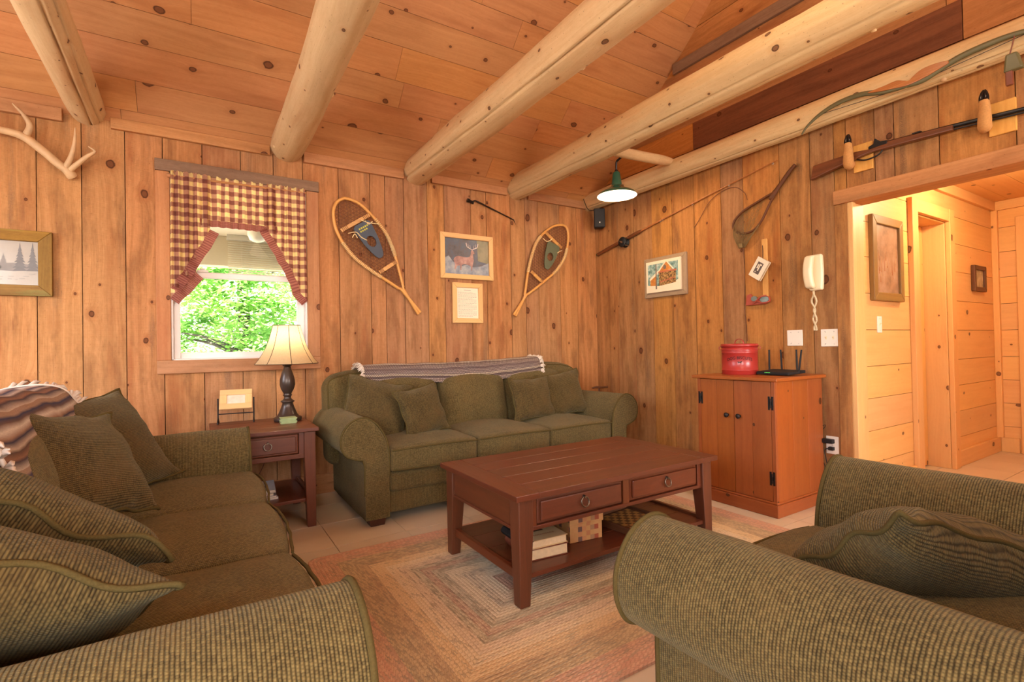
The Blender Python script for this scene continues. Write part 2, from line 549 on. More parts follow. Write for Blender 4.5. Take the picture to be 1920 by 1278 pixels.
def fabric(name, c_dark, c_lite, c_brown, rib=.0062, thr=.0048, bump=.9):
    """ribbed chenille: ribs run across u, threads offset from rib to rib"""
    b = NB(name)
    u, v = b.uv()
    jig = b.noise(b.xyz(u, v), 60, 2)
    ur = b.ma('MULTIPLY_ADD', jig, .25, b.ma('DIVIDE', u, rib))
    cell = b.ma('FLOOR', ur)
    fr = b.ma('ABSOLUTE', b.ma('SUBTRACT', b.ma('FRACT', ur), .5))
    ribh = b.sm(fr, .5, .12)
    vr = b.ma('ADD', b.ma('DIVIDE', v, thr), b.ma('MULTIPLY', cell, .5))
    fv = b.ma('ABSOLUTE', b.ma('SUBTRACT', b.ma('FRACT', vr), .5))
    th = b.sm(fv, .5, .1)
    h = b.ma('MULTIPLY', ribh, b.ma('MULTIPLY_ADD', th, .45, .55))
    fleck = b.n('TexWhiteNoise', {'Vector': b.xyz(cell, b.ma('FLOOR', vr))}, noise_dimensions='2D').outputs['Value']
    big = b.noise(b.xyz(u, v), 5.0, 4, .6)
    k = b.ma('MULTIPLY_ADD', fleck, .35, b.ma('MULTIPLY_ADD', h, .62, b.ma('MULTIPLY_ADD', big, .4, -.28)), clamp=True)
    col = b.mix(k, c_dark, c_lite)
    col = b.mix(b.ma('MULTIPLY', b.sm(big, .50, .70), .35), col, c_brown)
    b.pbr(col, .92, 0, b.bump(h, bump, .0018), .12, Sheen_Weight=.25, Sheen_Roughness=.5, Sheen_Tint=(.6, .55, .35, 1))
    return b.m
M['sofa'] = fabric('olive_chenille', lin(50, 39, 20), lin(132, 112, 68), lin(104, 78, 42))
M['sofa_pillow'] = fabric('olive_chenille_pillow', lin(44, 33, 17), lin(114, 94, 54), lin(90, 65, 34))
M['pipe'] = plain('olive_piping', lin(84, 70, 38), .9, spec=.1, var=.35, scale=260, bump=.5)

def tilemat():
    b = NB('beige_tile')
    u, v = b.uv()
    p = b.pid()
    nz = b.noise(b.xyz(u, v, b.ma('MULTIPLY', p, 9)), 3.0, 5, .6)
    c = b.mix(nz, lin(190, 170, 142), lin(218, 200, 172))
    c = b.mix(b.ma('MULTIPLY', p, .25), c, lin(190, 160, 126))
    b.pbr(c, .42, 0, None, .35)
    return b.m
M['tile'] = tilemat()
M['grout'] = plain('grout', lin(150, 130, 106), .9)

def rugmat():
    b = NB('braided_wool')
    u, v = b.uv()            # u along the braid, v = distance from the edge
    pitch = .0172
    ring = b.ma('FLOOR', b.ma('DIVIDE', v, pitch))
    fr = b.ma('FRACT', b.ma('DIVIDE', v, pitch))
    w1 = b.n('TexWhiteNoise', {'W': ring}, noise_dimensions='1D').outputs['Value']
    chev = b.ma('ADD', b.ma('DIVIDE', u, .021), b.ma('ADD', b.ma('MULTIPLY', b.ma('ABSOLUTE', b.ma('SUBTRACT', fr, .5)), 1.7), b.ma('MULTIPLY', w1, 7)))
    st = b.ma('FLOOR', b.ma('MULTIPLY', chev, 1.0))
    side = b.ma('GREATER_THAN', fr, .5)
    wn = b.n('TexWhiteNoise', {'Vector': b.xyz(st, ring, side)}, noise_dimensions='3D').outputs['Value']
    f = b.ma('FRACT', chev)
    gap = b.ma('MAXIMUM', b.ma('MULTIPLY', b.sm(b.ma('ABSOLUTE', b.ma('SUBTRACT', f, .5)), .30, .5), 1.6), b.ma('MULTIPLY', b.sm(b.ma('ABSOLUTE', b.ma('SUBTRACT', fr, .5)), .40, .5), .5))
    d = b.ma('DIVIDE', v, .77)
    pos = [0, .10, .16, .27, .32, .40, .46, .52, .57, .62, .68, .76, .82, .90, .95]
    base = [lin(196, 124, 96), lin(200, 140, 104), lin(186, 152, 104), lin(190, 152, 104), lin(216, 178, 124), lin(222, 194, 150), lin(216, 190, 156), lin(190, 174, 142), lin(184, 152, 124), lin(182, 168, 140), lin(208, 192, 158), lin(192, 178, 152), lin(204, 190, 162), lin(170, 122, 104), lin(172, 126, 108)]
    flk = [lin(210, 148, 116), lin(172, 116, 90), lin(146, 116, 76), lin(160, 122, 80), lin(222, 186, 134), lin(226, 200, 160), lin(202, 174, 142), lin(142, 130, 104), lin(154, 106, 90), lin(142, 136, 112), lin(216, 200, 168), lin(154, 148, 132), lin(212, 198, 172), lin(146, 88, 80), lin(142, 92, 84)]
    c1 = b.ramp(d, list(zip(pos, base)), 'CONSTANT')
    c2 = b.ramp(d, list(zip(pos, flk)), 'CONSTANT')
    col = b.mix(b.sm(wn, .45, .6), c1, c2)
    col = b.mix(b.ma('MULTIPLY', b.ma('GREATER_THAN', wn, .86), .5), col, lin(96, 82, 62))
    col = b.mix(.36, col, lin(208, 194, 168))
    col = b.mix(b.ma('MULTIPLY', gap, .22), col, lin(110, 84, 58))
    b.pbr(col, .95, 0, b.bump(b.ma('SUBTRACT', 1.0, gap), .35, .003), .1)
    return b.m
M['rug'] = rugmat()

def gingham():
    b = NB('gingham_cotton')
    u, v = b.uv()
    a = b.ma('GREATER_THAN', b.ma('FRACT', b.ma('DIVIDE', u, .060)), .5)
    c = b.ma('GREATER_THAN', b.ma('FRACT', b.ma('DIVIDE', v, .060)), .5)
    s = b.ma('MULTIPLY', b.ma('ADD', a, c), .5)
    col = b.ramp(s, [(0, lin(244, 220, 152)), (.4, lin(184, 134, 110)), (.8, lin(122, 64, 64))], 'CONSTANT')
    nz = b.noise(b.xyz(u, v), 700, 1)
    col = b.mix(b.ma('MULTIPLY', nz, .25), col, lin(190, 150, 110))
    d = b.n('BsdfDiffuse', {'Color': col})
    t = b.n('BsdfTranslucent', {'Color': col})
    mx = b.n('MixShader', {0: .45, 1: d.outputs[0], 2: t.outputs[0]})
    b.t.links.new(mx.outputs[0], b.out.inputs[0])
    return b.m
M['gingham'] = gingham()

def band():
    b = NB('burgundy_band')
    u, v = b.uv()
    a = b.ma('MULTIPLY', b.ma('GREATER_THAN', b.ma('FRACT', b.ma('DIVIDE', u, .008)), .5), .5)
    c = b.ma('MULTIPLY', b.ma('GREATER_THAN', b.ma('FRACT', b.ma('DIVIDE', v, .008)), .5), .5)
    col = b.mix(b.ma('ADD', a, c), lin(176, 116, 100), lin(120, 62, 60))
    d = b.n('BsdfDiffuse', {'Color': col})
    t = b.n('BsdfTranslucent', {'Color': col})
    mx = b.n('MixShader', {0: .35, 1: d.outputs[0], 2: t.outputs[0]})
    b.t.links.new(mx.outputs[0], b.out.inputs[0])
    return b.m
M['band'] = band()

def crochet():
    b = NB('crochet_wool')
    u, v = b.uv()
    row = b.ma('FLOOR', b.ma('DIVIDE', v, .013))
    col = b.ramp(b.ma('DIVIDE', v, .40), [(0, lin(180, 158, 144)), (.06, lin(126, 108, 102)), (.11, lin(210, 190, 166)), (.15, lin(166, 146, 136)), (.24, lin(140, 120, 114)), (.29, lin(172, 152, 140)), (.38, lin(150, 130, 122)), (.43, lin(228, 212, 192)), (.50, lin(234, 218, 198)), (.58, lin(156, 134, 126)), (.75, lin(196, 172, 160))], 'CONSTANT')
    fu = b.ma('ABSOLUTE', b.ma('SUBTRACT', b.ma('FRACT', b.ma('ADD', b.ma('DIVIDE', u, .013), b.ma('MULTIPLY', row, .5))), .5))
    fv = b.ma('ABSOLUTE', b.ma('SUBTRACT', b.ma('FRACT', b.ma('DIVIDE', v, .013)), .5))
    h = b.ma('MULTIPLY', b.sm(fu, .5, .15), b.sm(fv, .5, .15))
    col = b.mix(b.sm(h, .5, .0), col, lin(60, 46, 50))
    b.pbr(col, .95, 0, b.bump(h, .9, .004), .1)
    return b.m
M['crochet'] = crochet()

def striped():
    b = NB('striped_wool')
    u, v = b.uv()
    vw = b.ma('MULTIPLY_ADD', b.noise(b.xyz(b.ma('MULTIPLY', u, 6), b.ma('MULTIPLY', v, 6)), 1, 2), .02, v)
    f = b.ma('FRACT', b.ma('DIVIDE', vw, .16))
    col = b.ramp(f, [(0, lin(206, 186, 170)), (.14, lin(74, 64, 72)), (.19, lin(150, 108, 84)), (.30, lin(96, 74, 66)), (.36, lin(196, 172, 152)), (.48, lin(56, 54, 74)), (.54, lin(160, 124, 104)), (.66, lin(218, 202, 186)), (.78, lin(110, 86, 80)), (.86, lin(64, 66, 92)), (.92, lin(170, 140, 120))], 'LINEAR')
    nz = b.noise(b.xyz(b.ma('MULTIPLY', u, 60), b.ma('MULTIPLY', v, 400)), 1, 2)
    col = b.mix(b.ma('MULTIPLY', nz, .4), col, lin(70, 56, 50))
    b.pbr(col, .95, 0, b.bump(nz, .5, .003), .1)
    return b.m
M['striped'] = striped()
M['fringe'] = plain('fringe_wool', lin(214, 198, 182), .95, spec=.1)

def plaidbox():
    b = NB('checked_paper')
    u, v = b.uv()
    iu = b.ma('FLOOR', b.ma('DIVIDE', u, .0235))
    iv = b.ma('FLOOR', b.ma('DIVIDE', v, .0235))
    w = b.n('TexWhiteNoise', {'Vector': b.xyz(b.ma('MODULO', b.ma('ADD', iu, 70), 7), b.ma('MODULO', b.ma('ADD', iv, 60), 2))}, noise_dimensions='2D').outputs['Value']
    alt = b.ma('MODULO', b.ma('ADD', b.ma('ADD', iu, iv), 100), 2)
    col = b.ramp(w, [(0, lin(176, 96, 68)), (.25, lin(196, 130, 92)), (.5, lin(208, 166, 110)), (.88, lin(120, 96, 88))], 'CONSTANT')
    col = b.mix(b.ma('MULTIPLY', alt, .55), col, lin(214, 170, 118))
    b.pbr(col, .55)
    return b.m
M['plaidbox'] = plaidbox()
def checker():
    b = NB('checker_veneer')
    u, v = b.uv()
    ch = b.ma('MODULO', b.ma('ADD', b.ma('ADD', b.ma('FLOOR', b.ma('DIVIDE', u, .028)), b.ma('FLOOR', b.ma('DIVIDE', v, .028))), 100), 2)
    col = b.mix(ch, lin(178, 124, 62), lin(104, 64, 34))
    b.pbr(col, .4)
    return b.m
M['checker'] = checker()

def glass():
    b = NB('window_glass')
    g = b.n('BsdfGlossy', {'Color': (1, 1, 1, 1), 'Roughness': .02})
    t = b.n('BsdfTransparent', {'Color': (.97, .98, .97, 1)})
    fr = b.n('Fresnel', {'IOR': 1.15})
    mx = b.n('MixShader', {0: fr.outputs[0], 1: t.outputs[0], 2: g.outputs[0]})
    b.t.links.new(mx.outputs[0], b.out.inputs[0])
    return b.m
M['glass'] = glass()
def shade():
    b = NB('lamp_shade_linen')
    nz = b.noise(b.n('TexCoord').outputs['Object'], 90, 2)
    c = b.mix(nz, lin(220, 190, 146), lin(232, 206, 164))
    d = b.n('BsdfDiffuse', {'Color': c})
    t = b.n('BsdfTranslucent', {'Color': c})
    mx = b.n('MixShader', {0: .55, 1: d.outputs[0], 2: t.outputs[0]})
    b.t.links.new(mx.outputs[0], b.out.inputs[0])
    return b.m
M['shade'] = shade()
def glow(name, col, st):
    b = NB(name)
    e = b.n('Emission', {'Color': col, 'Strength': st})
    b.t.links.new(e.outputs[0], b.out.inputs[0])
    return b.m
M['bulb'] = glow('lit_bulb', (1, .86, .62, 1), 30)
M['led'] = glow('green_led', (.2, 1, .15, 1), 2.5)

# ------------------------------------------------------------------ the room
D, XW = 4.01, 3.585
XL, YF = -2.2, -3.2
def board_rects(x0, x1, z0, z1, holes):
    """split one upright board around rectangular holes"""
    cuts = sorted({x0, x1} | {c for h in holes for c in h[:2] if x0 < c < x1})
    out = []
    for a, b in zip(cuts, cuts[1:]):
        m = (a + b) / 2
        segs = [(z0, z1)]
        for hx0, hx1, hz0, hz1 in holes:
            if hx0 < m < hx1:
                ns = []
                for s0, s1 in segs:
                    if hz0 > s0:
                        ns.append((s0, min(s1, hz0)))
                    if hz1 < s1:
                        ns.append((max(s0, hz1), s1))
                segs = [q for q in ns if q[1] - q[0] > 1e-4]
        out += [(a, b, s0, s1) for s0, s1 in segs]
    return out
def fill_seams(seams, lo, hi, w=(.17, .27)):
    s = sorted(seams)
    while s[0] > lo + .05:
        s.insert(0, s[0] - rnd.uniform(*w))
    while s[-1] < hi - .05:
        s.append(s[-1] + rnd.uniform(*w))
    return s

# back wall: upright boards round the window opening
WX0, WX1, WZ0, WZ1 = -.146, .704, 1.03, 2.285
seamsB = fill_seams([-.803, -.596, -.382, -.184, .039, .271, .482, .683, .943, 1.189, 1.312, 1.471, 1.681, 1.84, 2.102, 2.262, 2.523, 2.687, 2.844, 3.107, 3.329, 3.6], XL, 3.6)
w = MB()
for a, b in zip(seamsB, seamsB[1:]):
    p = rnd.random()
    off = rnd.uniform(-.002, .002)
    for x0, x1, z0, z1 in board_rects(a + .0022, b - .0022, 0, 2.62, [(WX0, WX1, WZ0, WZ1)]):
        w.box(x0, x1, D + off, D + .02, z0, z1, pid=p, along=2)
for x0, x1, z0, z1 in board_rects(XL - .1, 3.8, -.05, 2.8, [(WX0, WX1, WZ0, WZ1)]):
    w.box(x0, x1, D + .02, D + .14, z0, z1, mi=1)
struct(w.build('wall_back', [M['wall'], M['seam']]))

# right wall: upright boards, doorway to the hall, sideways boards in the gable
OY0, OY1, OZ = -.6, 1.58, 1.985
seamsR = fill_seams([3.955, 3.688, 3.457, 3.23, 2.997, 2.762, 2.503, 2.309, 2.022, 1.808, 1.654, OY1, 1.417, 1.315, 1.098, .782], YF, D)
w = MB()
for a, b in zip(seamsR, seamsR[1:]):
    p = rnd.random()
    off = rnd.uniform(-.002, .002)
    for y0, y1, z0, z1 in board_rects(a + .0022, b - .0022, 0, 2.56, [(OY0, OY1, -1, OZ)]):
        w.box(XW + off, XW + .02, y0, y1, z0, z1, pid=p, along=2)
zs = [2.56, 2.72, 2.95, 3.02, 3.22, 3.44, 3.52, 3.74, 3.96, 4.16, 4.4, 4.6, 4.82, 5.04, 5.26, 5.5, 5.75, 6.0]
for i, (a, b) in enumerate(zip(zs, zs[1:])):
    cuts = [YF, -.9 + .7 * (i % 3), 1.05 - .4 * (i % 2), D]
    if i == 1:
        cuts = [YF, .98, 2.75, D]
    for k, (y0, y1) in enumerate(zip(cuts, cuts[1:])):
        if i == 1 and k == 1:
            w.box(XW - .006, XW + .02, y0 + .002, y1 - .002, a + .002, b - .002, mi=2)
        else:
            w.box(XW + (0, -.004, .002)[i % 3], XW + .02, y0 + .002, y1 - .002, a + .002, b - .002, mi=1)
for y0, y1, z0, z1 in board_rects(YF - .1, D + .1, -.05, 6.2, [(OY0, OY1, -1, OZ)]):
    w.box(XW + .02, XW + .13, y0, y1, z0, z1, mi=3)
struct(w.build('wall_right', [M['wall_side'], M['gable'], M['gable_dark'], M['seam']]))
t = MB()
t.box(XW - .03, XW, .6, 2.93, 3.44, 3.53)
struct(t.build('trim_1', M['barn'], bevel=.004))

# the two walls that stand outside the view
w = MB()
s = fill_seams([-3.0], YF, D)
for a, b in zip(s, s[1:]):
    for y0, y1, z0, z1 in board_rects(a + .002, b - .002, 0, 2.62, [(1.9, 3.3, 1.1, 2.4), (-1.3, .1, 1.1, 2.4)]):
        w.box(XL - .02, XL, y0, y1, z0, z1, along=2)
for y0, y1, z0, z1 in board_rects(YF - .1, D + .1, -.05, 6.2, [(1.9, 3.3, 1.1, 2.4), (-1.3, .1, 1.1, 2.4)]):
    w.box(XL - .12, XL - .02, y0, y1, z0, z1, mi=1)
struct(w.build('wall_left', [M['wall'], M['wall']]))
w = MB()
s = fill_seams([-2.0], XL, XW)
for a, b in zip(s, s[1:]):
    for x0, x1, z0, z1 in board_rects(a + .002, b - .002, 0, 2.62, [(-2.0, -.5, 1.1, 2.4), (2.0, 3.5, 1.1, 2.4)]):
        w.box(x0, x1, YF - .02, YF, z0, z1, along=2)
for x0, x1, z0, z1 in board_rects(XL - .1, XW + .1, -.05, 2.8, [(-2.0, -.5, 1.1, 2.4), (2.0, 3.5, 1.1, 2.4)]):
    w.box(x0, x1, YF - .12, YF - .02, z0, z1, mi=1)
struct(w.build('wall_front', [M['wall'], M['wall']]))

# floor: large beige tiles, run through to the hall
f = MB()
ts = .405
nx0, ny0 = XL, YF
for i in range(22):
    for j in range(18):
        x0, y0 = nx0 + i * ts, ny0 + j * ts
        f.box(x0 + .002, x0 + ts - .002, y0 + .002, y0 + ts - .002, -.02, 0, along=0)
f.box(XL - .1, 6.8, YF - .1, 4.15, -.06, -.004, mi=1)
struct(f.build('floor', [M['tile'], M['grout']]))

# sloping board ceiling, both slopes
SL = .90
ANG = math.atan(SL)
def ceil_slope(name, y_wall, sgn, mats):
    c = MB()
    L = 4.9
    s0 = -.12
    wds = [.215, .2, .22, .19, .23]
    i = 0
    q = MB()
    while s0 < L:
        wd = wds[i % 5]
        x = XL - .1 - rnd.uniform(0, 1.5)
        while x < XW + .15:
            ln = rnd.uniform(1.1, 2.6)
            xa, xb = max(x, XL - .1), min(x + ln, XW + .13)
            if xb > xa:
                q.box(xa + .001, xb - .001, s0 + .0012, s0 + wd - .0012, 0, .02, along=0)
            x += ln
        s0 += wd
        i += 1
    q.box(XL - .1, XW + .13, -.12, L + .1, .02, .14, mi=1)
    mt = Matrix.Translation((0, y_wall, 2.555)) @ (Matrix.Rotation(PI, 4, 'Z') if sgn > 0 else Matrix()) @ Matrix.Rotation(ANG, 4, 'X')
    if sgn > 0:      # back slope rises towards -y: mirror x is harmless for boards
        mt = Matrix.Translation((XL + XW, y_wall, 2.555)) @ Matrix.Rotation(PI, 4, 'Z') @ Matrix.Rotation(ANG, 4, 'X')
    o = q.build(name, mats)
    o.matrix_world = mt
    return struct(o)
ceil_slope('ceiling', D, 1, [M['ceil'], M['seam']])
ceil_slope('ceiling_front', YF, -1, [M['ceil'], M['seam']])

# board along the top of the back wall, between the logs
t = MB()
for a, b, zl in ((XL, -.68, 2.498), (-.45, .46, 2.505), (.69, 1.47, 2.497), (1.72, 2.48, 2.505), (2.72, 3.49, 2.50)):
    t.box(a, b, D - .03, D, zl, 2.575)
struct(t.build('trim_2', M['trim'], bevel=.003))
t = MB()
t.box(XL, XW, D - .018, D, 0, .145)
struct(t.build('baseboard_back', M['trim'], bevel=.004))
t = MB()
t.box(XW - .018, XW, 1.64, D, 0, .14)
struct(t.build('baseboard_right', M['trim'], bevel=.004))

# log beams
def log(label, x, y0, y1, z, r0, r1, seed, cracks=(), bend=.012):
    b = MB()
    n = 64
    seg = 96
    rings, us = [], []
    for i in range(n + 1):
        t = i / n
        y = y1 + (y0 - y1) * t
        r = r1 + (r0 - r1) * t
        cx = x + bend * math.sin(t * 5 + seed) + .006 * math.sin(t * 13 + seed * 3)
        cz = z + bend * math.cos(t * 4 + seed * 2)
        ring = []
        for j in range(seg):
            a = 2 * PI * j / seg
            rr = r * (1 + .07 * h1(math.cos(a) * 1.3 + seed * 9, math.sin(a) * 1.3, y * 1.6) + .035 * h1(math.cos(a) * 3, math.sin(a) * 3 + seed, y * 5))
            for ca, cw in cracks:
                da = abs((a - ca - .25 * math.sin(t * 4) + PI) % (2 * PI) - PI)
                if da < .055:
                    rr -= cw * (1 - da / .055)
            if i == 0:
                rr *= .97
            ring.append((cx + rr * math.cos(a), y, cz + rr * math.sin(a)))
        rings.append(ring)
        us.append(-y)
    b.rings(rings, us + [us[-1]])
    # branch stubs
    for k in range(5):
        t = rnd.random()
        y = y1 + (y0 - y1) * t
        r = r1 + (r0 - r1) * t
        a = rnd.uniform(PI * .95, PI * 2.05)
        d = Vector((math.cos(a), 0, math.sin(a)))
        p = Vector((x, y, z)) + d * (r - .012)
        b.tube([p, p + d * .018, p + d * .02], [.016, .011, .002], 8, smooth=True)
    o = b.build('log_beam', M['log'])
    tag(o, label, 'beam', 'peeled log beams under the ceiling')
log('short-looking peeled log beam at the ceiling above the shed antler', -.57, -3.0, 4.07, 2.615, .095, .095, 1.3, [(4.9, .02), (5.4, .012)])
log('thick pale log beam meeting the wall above the window', .57, -3.0, 4.07, 2.595, .112, .112, 2.1, [(5.6, .006)], .008)
log('log beam with one long crack, meeting the wall between window and deer picture', 1.60, -3.0, 4.07, 2.58, .118, .118, 3.7, [(3.75, .035)], .008)
log('log beam that ends above the bayonet and carries the pendant lamp brace', 2.60, -3.0, 4.07, 2.605, .118, .115, 4.4, [(3.9, .016), (4.6, .01)], .008)
log('log beam lying along the right wall behind the recurve bow', 3.495, -.8, 4.05, 2.575, .088, .086, 5.2, [(4.0, .018), (4.5, .012)], .006)
b = MB()
pts = [(2.68, 2.80, 2.565), (3.0, 2.83, 2.59), (3.46, 2.87, 2.635)]
b.tube(spline(pts, 5), [.04] * 9 + [.034, .026], 14)
tag(b.build('log_brace', M['log']), 'short peeled stick joining the two logs over the green pendant lamp', 'log brace')

# doorway casing
t = MB()
t.box(XW - .028, XW + .16, -.9, 1.655, 1.972, 2.062)          # header board
struct(t.build('trim_3', M['trim'], bevel=.005))
t = MB()
t.box(XW - .012, XW, 1.58, 1.654, 0, 1.972, along=2)
struct(t.build('trim_4', M['wall_side'], bevel=.003))
t = MB()
t.box(XW - .008, XW + .155, 1.555, 1.585, 0, 1.972, along=2)
t.box(XW - .014, XW + .03, 1.545, 1.575, 0, 1.972, along=2)
struct(t.build('trim_5', M['hall'], bevel=.004))

# ------------------------------------------------------------------ the hall beyond
HY, HX0, HX1, HZ = 1.60, XW + .13, 6.47, 2.37
DX0, DX1, DZ = 4.655, 5.285, 2.05
w = MB()
rows = [0, .02, .24, .46, .68, .90, 1.15, 1.40, 1.65, 1.89, 2.12, 2.37]
for a, b in zip(rows, rows[1:]):
    for x0, x1, z0, z1 in board_rects(HX0, HX1, a + .0018, b - .0018, [(DX0, DX1, -1, DZ)]):
        mid = rnd.uniform(x0, x1)
        w.box(x0, x1, HY, HY + .02, z0, z1, along=0)
for x0, x1, z0, z1 in board_rects(HX0, HX1, 0, HZ + .1, [(DX0, DX1, -1, DZ)]):
    w.box(x0, x1, HY + .02, HY + .05, z0, z1, mi=1)
struct(w.build('wall_hall_left', [M['hall'], M['seam']]))
w = MB()
for a, b in zip(rows, rows[1:]):
    w.box(HX1, HX1 + .02, -.6, HY + .05, a + .0018, b - .0018, along=1)
w.box(HX1 + .02, HX1 + .05, -.6, HY + .1, 0, HZ + .1, mi=1)
struct(w.build('wall_hall_end', [M['hall'], M['seam']]))
w = MB()
for a, b in zip(rows, rows[1:]):
    w.box(HX0, HX1 + .05, -.63, -.6, a + .0018, b - .0018, along=0)
w.box(HX0, HX1 + .05, -.66, -.63, 0, HZ + .1, mi=1)
struct(w.build('wall_hall_right', [M['hall'], M['seam']]))
c = MB()
y = -.65
while y < 1.66:
    c.box(HX0 - .1, HX1 + .05, y + .001, y + .21, HZ, HZ + .02, along=0)
    y += .212
c.box(HX0 - .1, HX1 + .06, -.7, 1.7, HZ + .02, HZ + .06, mi=1)
struct(c.build('ceiling_hall', [M['hall'], M['seam']]))
t = MB()
t.box(DX0 - .105, DX0, HY - .035, HY, 0, DZ + .10, along=2)
t.box(DX1, DX1 + .10, HY - .035, HY, 0, DZ + .10, along=2)
t.box(DX0, DX1, HY - .033, HY, DZ, DZ + .10)
t.box(DX0 - .03, DX0 + .012, HY, HY + .2, 0, DZ, along=2)
t.box(DX1 - .012, DX1 + .03, HY, HY + .2, 0, DZ, along=2)
t.box(DX0 - .03, DX1 + .03, HY, HY + .2, DZ - .012, DZ + .03)
struct(t.build('trim_6', M['hall'], bevel=.004))
d1 = setting('door_1', ((DX0 + DX1) / 2, HY + .15, 0))
t = MB()
hw = (DX1 - DX0) / 2 - .014
for k in range(4):
    t.box(-hw + k * hw / 2 + .001, -hw + (k + 1) * hw / 2 - .001, 0, .03, .012, DZ - .016, along=2)
t.box(-hw, hw, .03, .05, .0, DZ - .016, mi=1)
t.build('door_panel', [M['hall'], M['seam']], d1)
t = MB()
t.box(DX1 + .1, HX1, HY - .022, HY, 0, .135)
t.box(HX0, DX0 - .105, HY - .022, HY, 0, .135)
t.box(HX1 - .022, HX1, 1.45, HY - .022, 0, .135)
struct(t.build('baseboard_hall', M['hall'], bevel=.005))
t = MB()
t.box(HX0, HX1, HY - .03, HY, HZ - .085, HZ)
t.box(HX1 - .03, HX1, -.6, HY - .03, HZ - .085, HZ)
t.box(HX1 - .045, HX1, HY - .045, HY, .135, HZ - .085, along=2)
struct(t.build('trim_7', M['hall'], bevel=.004))
t = MB()
t.box(HX1 - .03, HX1, 1.33, 1.435, 0, 2.2, along=2)
t.box(HX1 - .03, HX1, .45, 1.33, 2.1, 2.2)
struct(t.build('trim_8', M['hall'], bevel=.004))
d2 = setting('door_2', (HX1, .9, 0))
t = MB()
t.box(-.012, 0, -.43, .43, 0.01, 2.1, along=2)
t.build('door_panel', M['hall'], d2)

# ------------------------------------------------------------------ window in the back wall
w1 = setting('window_1', (0, D, 0))
t = MB()
t.box(-.224, WX0, -.022, 0, 1.035, 2.283, along=2)
t.box(WX1, .790, -.022, 0, 1.035, 2.283, along=2)
t.box(-.224, .790, -.024, 0, .946, 1.035)
t.build('window_casing', M['trim'], w1, bevel=.004)
t = MB()
t.box(-.226, .792, -.034, 0, 2.283, 2.359)
t.build('window_head_board', M['barn'], w1, bevel=.003)
t = MB()
for a, b_ in ((WX0, WX0 + .012), (WX1 - .012, WX1)):
    t.box(a, b_, -.005, .14, WZ0, WZ1, along=2)
t.box(WX0, WX1, -.005, .14, WZ0, WZ0 + .012)
t.box(WX0, WX1, -.005, .14, WZ1 - .012, WZ1)
t.build('window_jamb', M['whitepaint'], w1, bevel=.002)
def sash(name, z0, z1, y):
    t = MB()
    a, b_ = WX0 + .012, WX1 - .012
    t.box(a, a + .038, y, y + .03, z0, z1)
    t.box(b_ - .055, b_, y, y + .03, z0, z1)
    t.box(a + .038, b_ - .055, y, y + .03, z0, z0 + .042)
    t.box(a + .038, b_ - .055, y, y + .03, z1 - .04, z1)
    o = t.build(name, M['whitepaint'], w1, bevel=.004)
    g = MB()
    g.box(a + .038, b_ - .055, y + .013, y + .017, z0 + .042, z1 - .04)
    g.build('glass_pane', M['glass'], o)
    return o
s_ = sash('lower_sash', WZ0 + .012, 1.635, .04)
sash('upper_sash', 1.60, WZ1 - .012, .075)
t = MB()
t.box(.0, .07, .02, .04, 1.635, 1.65)
t.box(.02, .05, .015, .035, 1.65, 1.66)
t.build('sash_lock', M['whitepaint'], w1, bevel=.003)
# assumed windows out of view, added around the daylight fills
for nm, (cx, cy, rz, wd) in enumerate(((-1.25, YF, PI, 1.5), (2.75, YF, PI, 1.5), (XL, 2.6, PI / 2, 1.4), (XL, -.6, PI / 2, 1.4))):
    wo = setting('window_%d' % (nm + 2), (cx, cy, 0))
    wo.rotation_euler = (0, 0, rz)
    t = MB()
    for a, b_, c, d in ((-wd / 2 - .08, -wd / 2, 1.02, 2.48), (wd / 2, wd / 2 + .08, 1.02, 2.48), (-wd / 2, wd / 2, 1.02, 1.1), (-wd / 2, wd / 2, 2.4, 2.48)):
        t.box(a, b_, -.02, 0, c, d)
    t.build('window_frame', M['trim'], wo, bevel=.003)

# ------------------------------------------------------------------ upholstery
def tvals(h, r, k=4, m=8):
    a = [-h + r * (1 - math.cos(PI / 2 * i / k)) for i in range(k)] if False else [-h + r * i / k for i in range(k)]
    mid = [-(h - r) + 2 * (h - r) * i / m for i in range(m + 1)]
    return a + mid + [-x for x in reversed(a)]
def rbox(mb, hx, hy, hz, r, deform=None, k=4, m=(8, 8, 4), o=(0, 0, 0), **kw):
    """soft box: rounded cube whose points may be moved by deform(p)"""
    H = (hx, hy, hz)
    T = [tvals(H[i], r, k, m[i]) for i in range(3)]
    key, verts, faces, uvs = {}, [], [], []
    def vid(p):
        kk = tuple(round(c, 6) for c in p)
        if kk not in key:
            P = Vector(p)
            q = Vector([max(-(H[i] - r), min(H[i] - r, p[i])) for i in range(3)])
            d = P - q
            if d.length > 1e-9:
                P = q + d.normalized() * r
            if deform:
                P = Vector(deform(P))
            key[kk] = len(verts)
            verts.append(P + Vector(o))
        return key[kk]
    for ax in range(3):
        i1, i2 = [(1, 2), (0, 2), (0, 1)][ax]
        for sg in (-1, 1):
            for a in range(len(T[i1]) - 1):
                for b_ in range(len(T[i2]) - 1):
                    idx, uu = [], []
                    for da, db in ((0, 0), (1, 0), (1, 1), (0, 1)):
                        p = [0, 0, 0]
                        p[ax] = sg * H[ax]
                        p[i1] = T[i1][a + da]
                        p[i2] = T[i2][b_ + db]
                        idx.append(vid(p))
                        u_, v_ = p[i1], p[i2]
                        if ax == 0:
                            u_, v_ = p[1], p[2]
                        uu.append((u_ + o[0] + 3, v_ + o[1] + 3))
                    faces.append(tuple(idx))
                    uvs.append(uu)
    mb.add(verts, faces, uvs, smooth=True, **kw)
    return mb

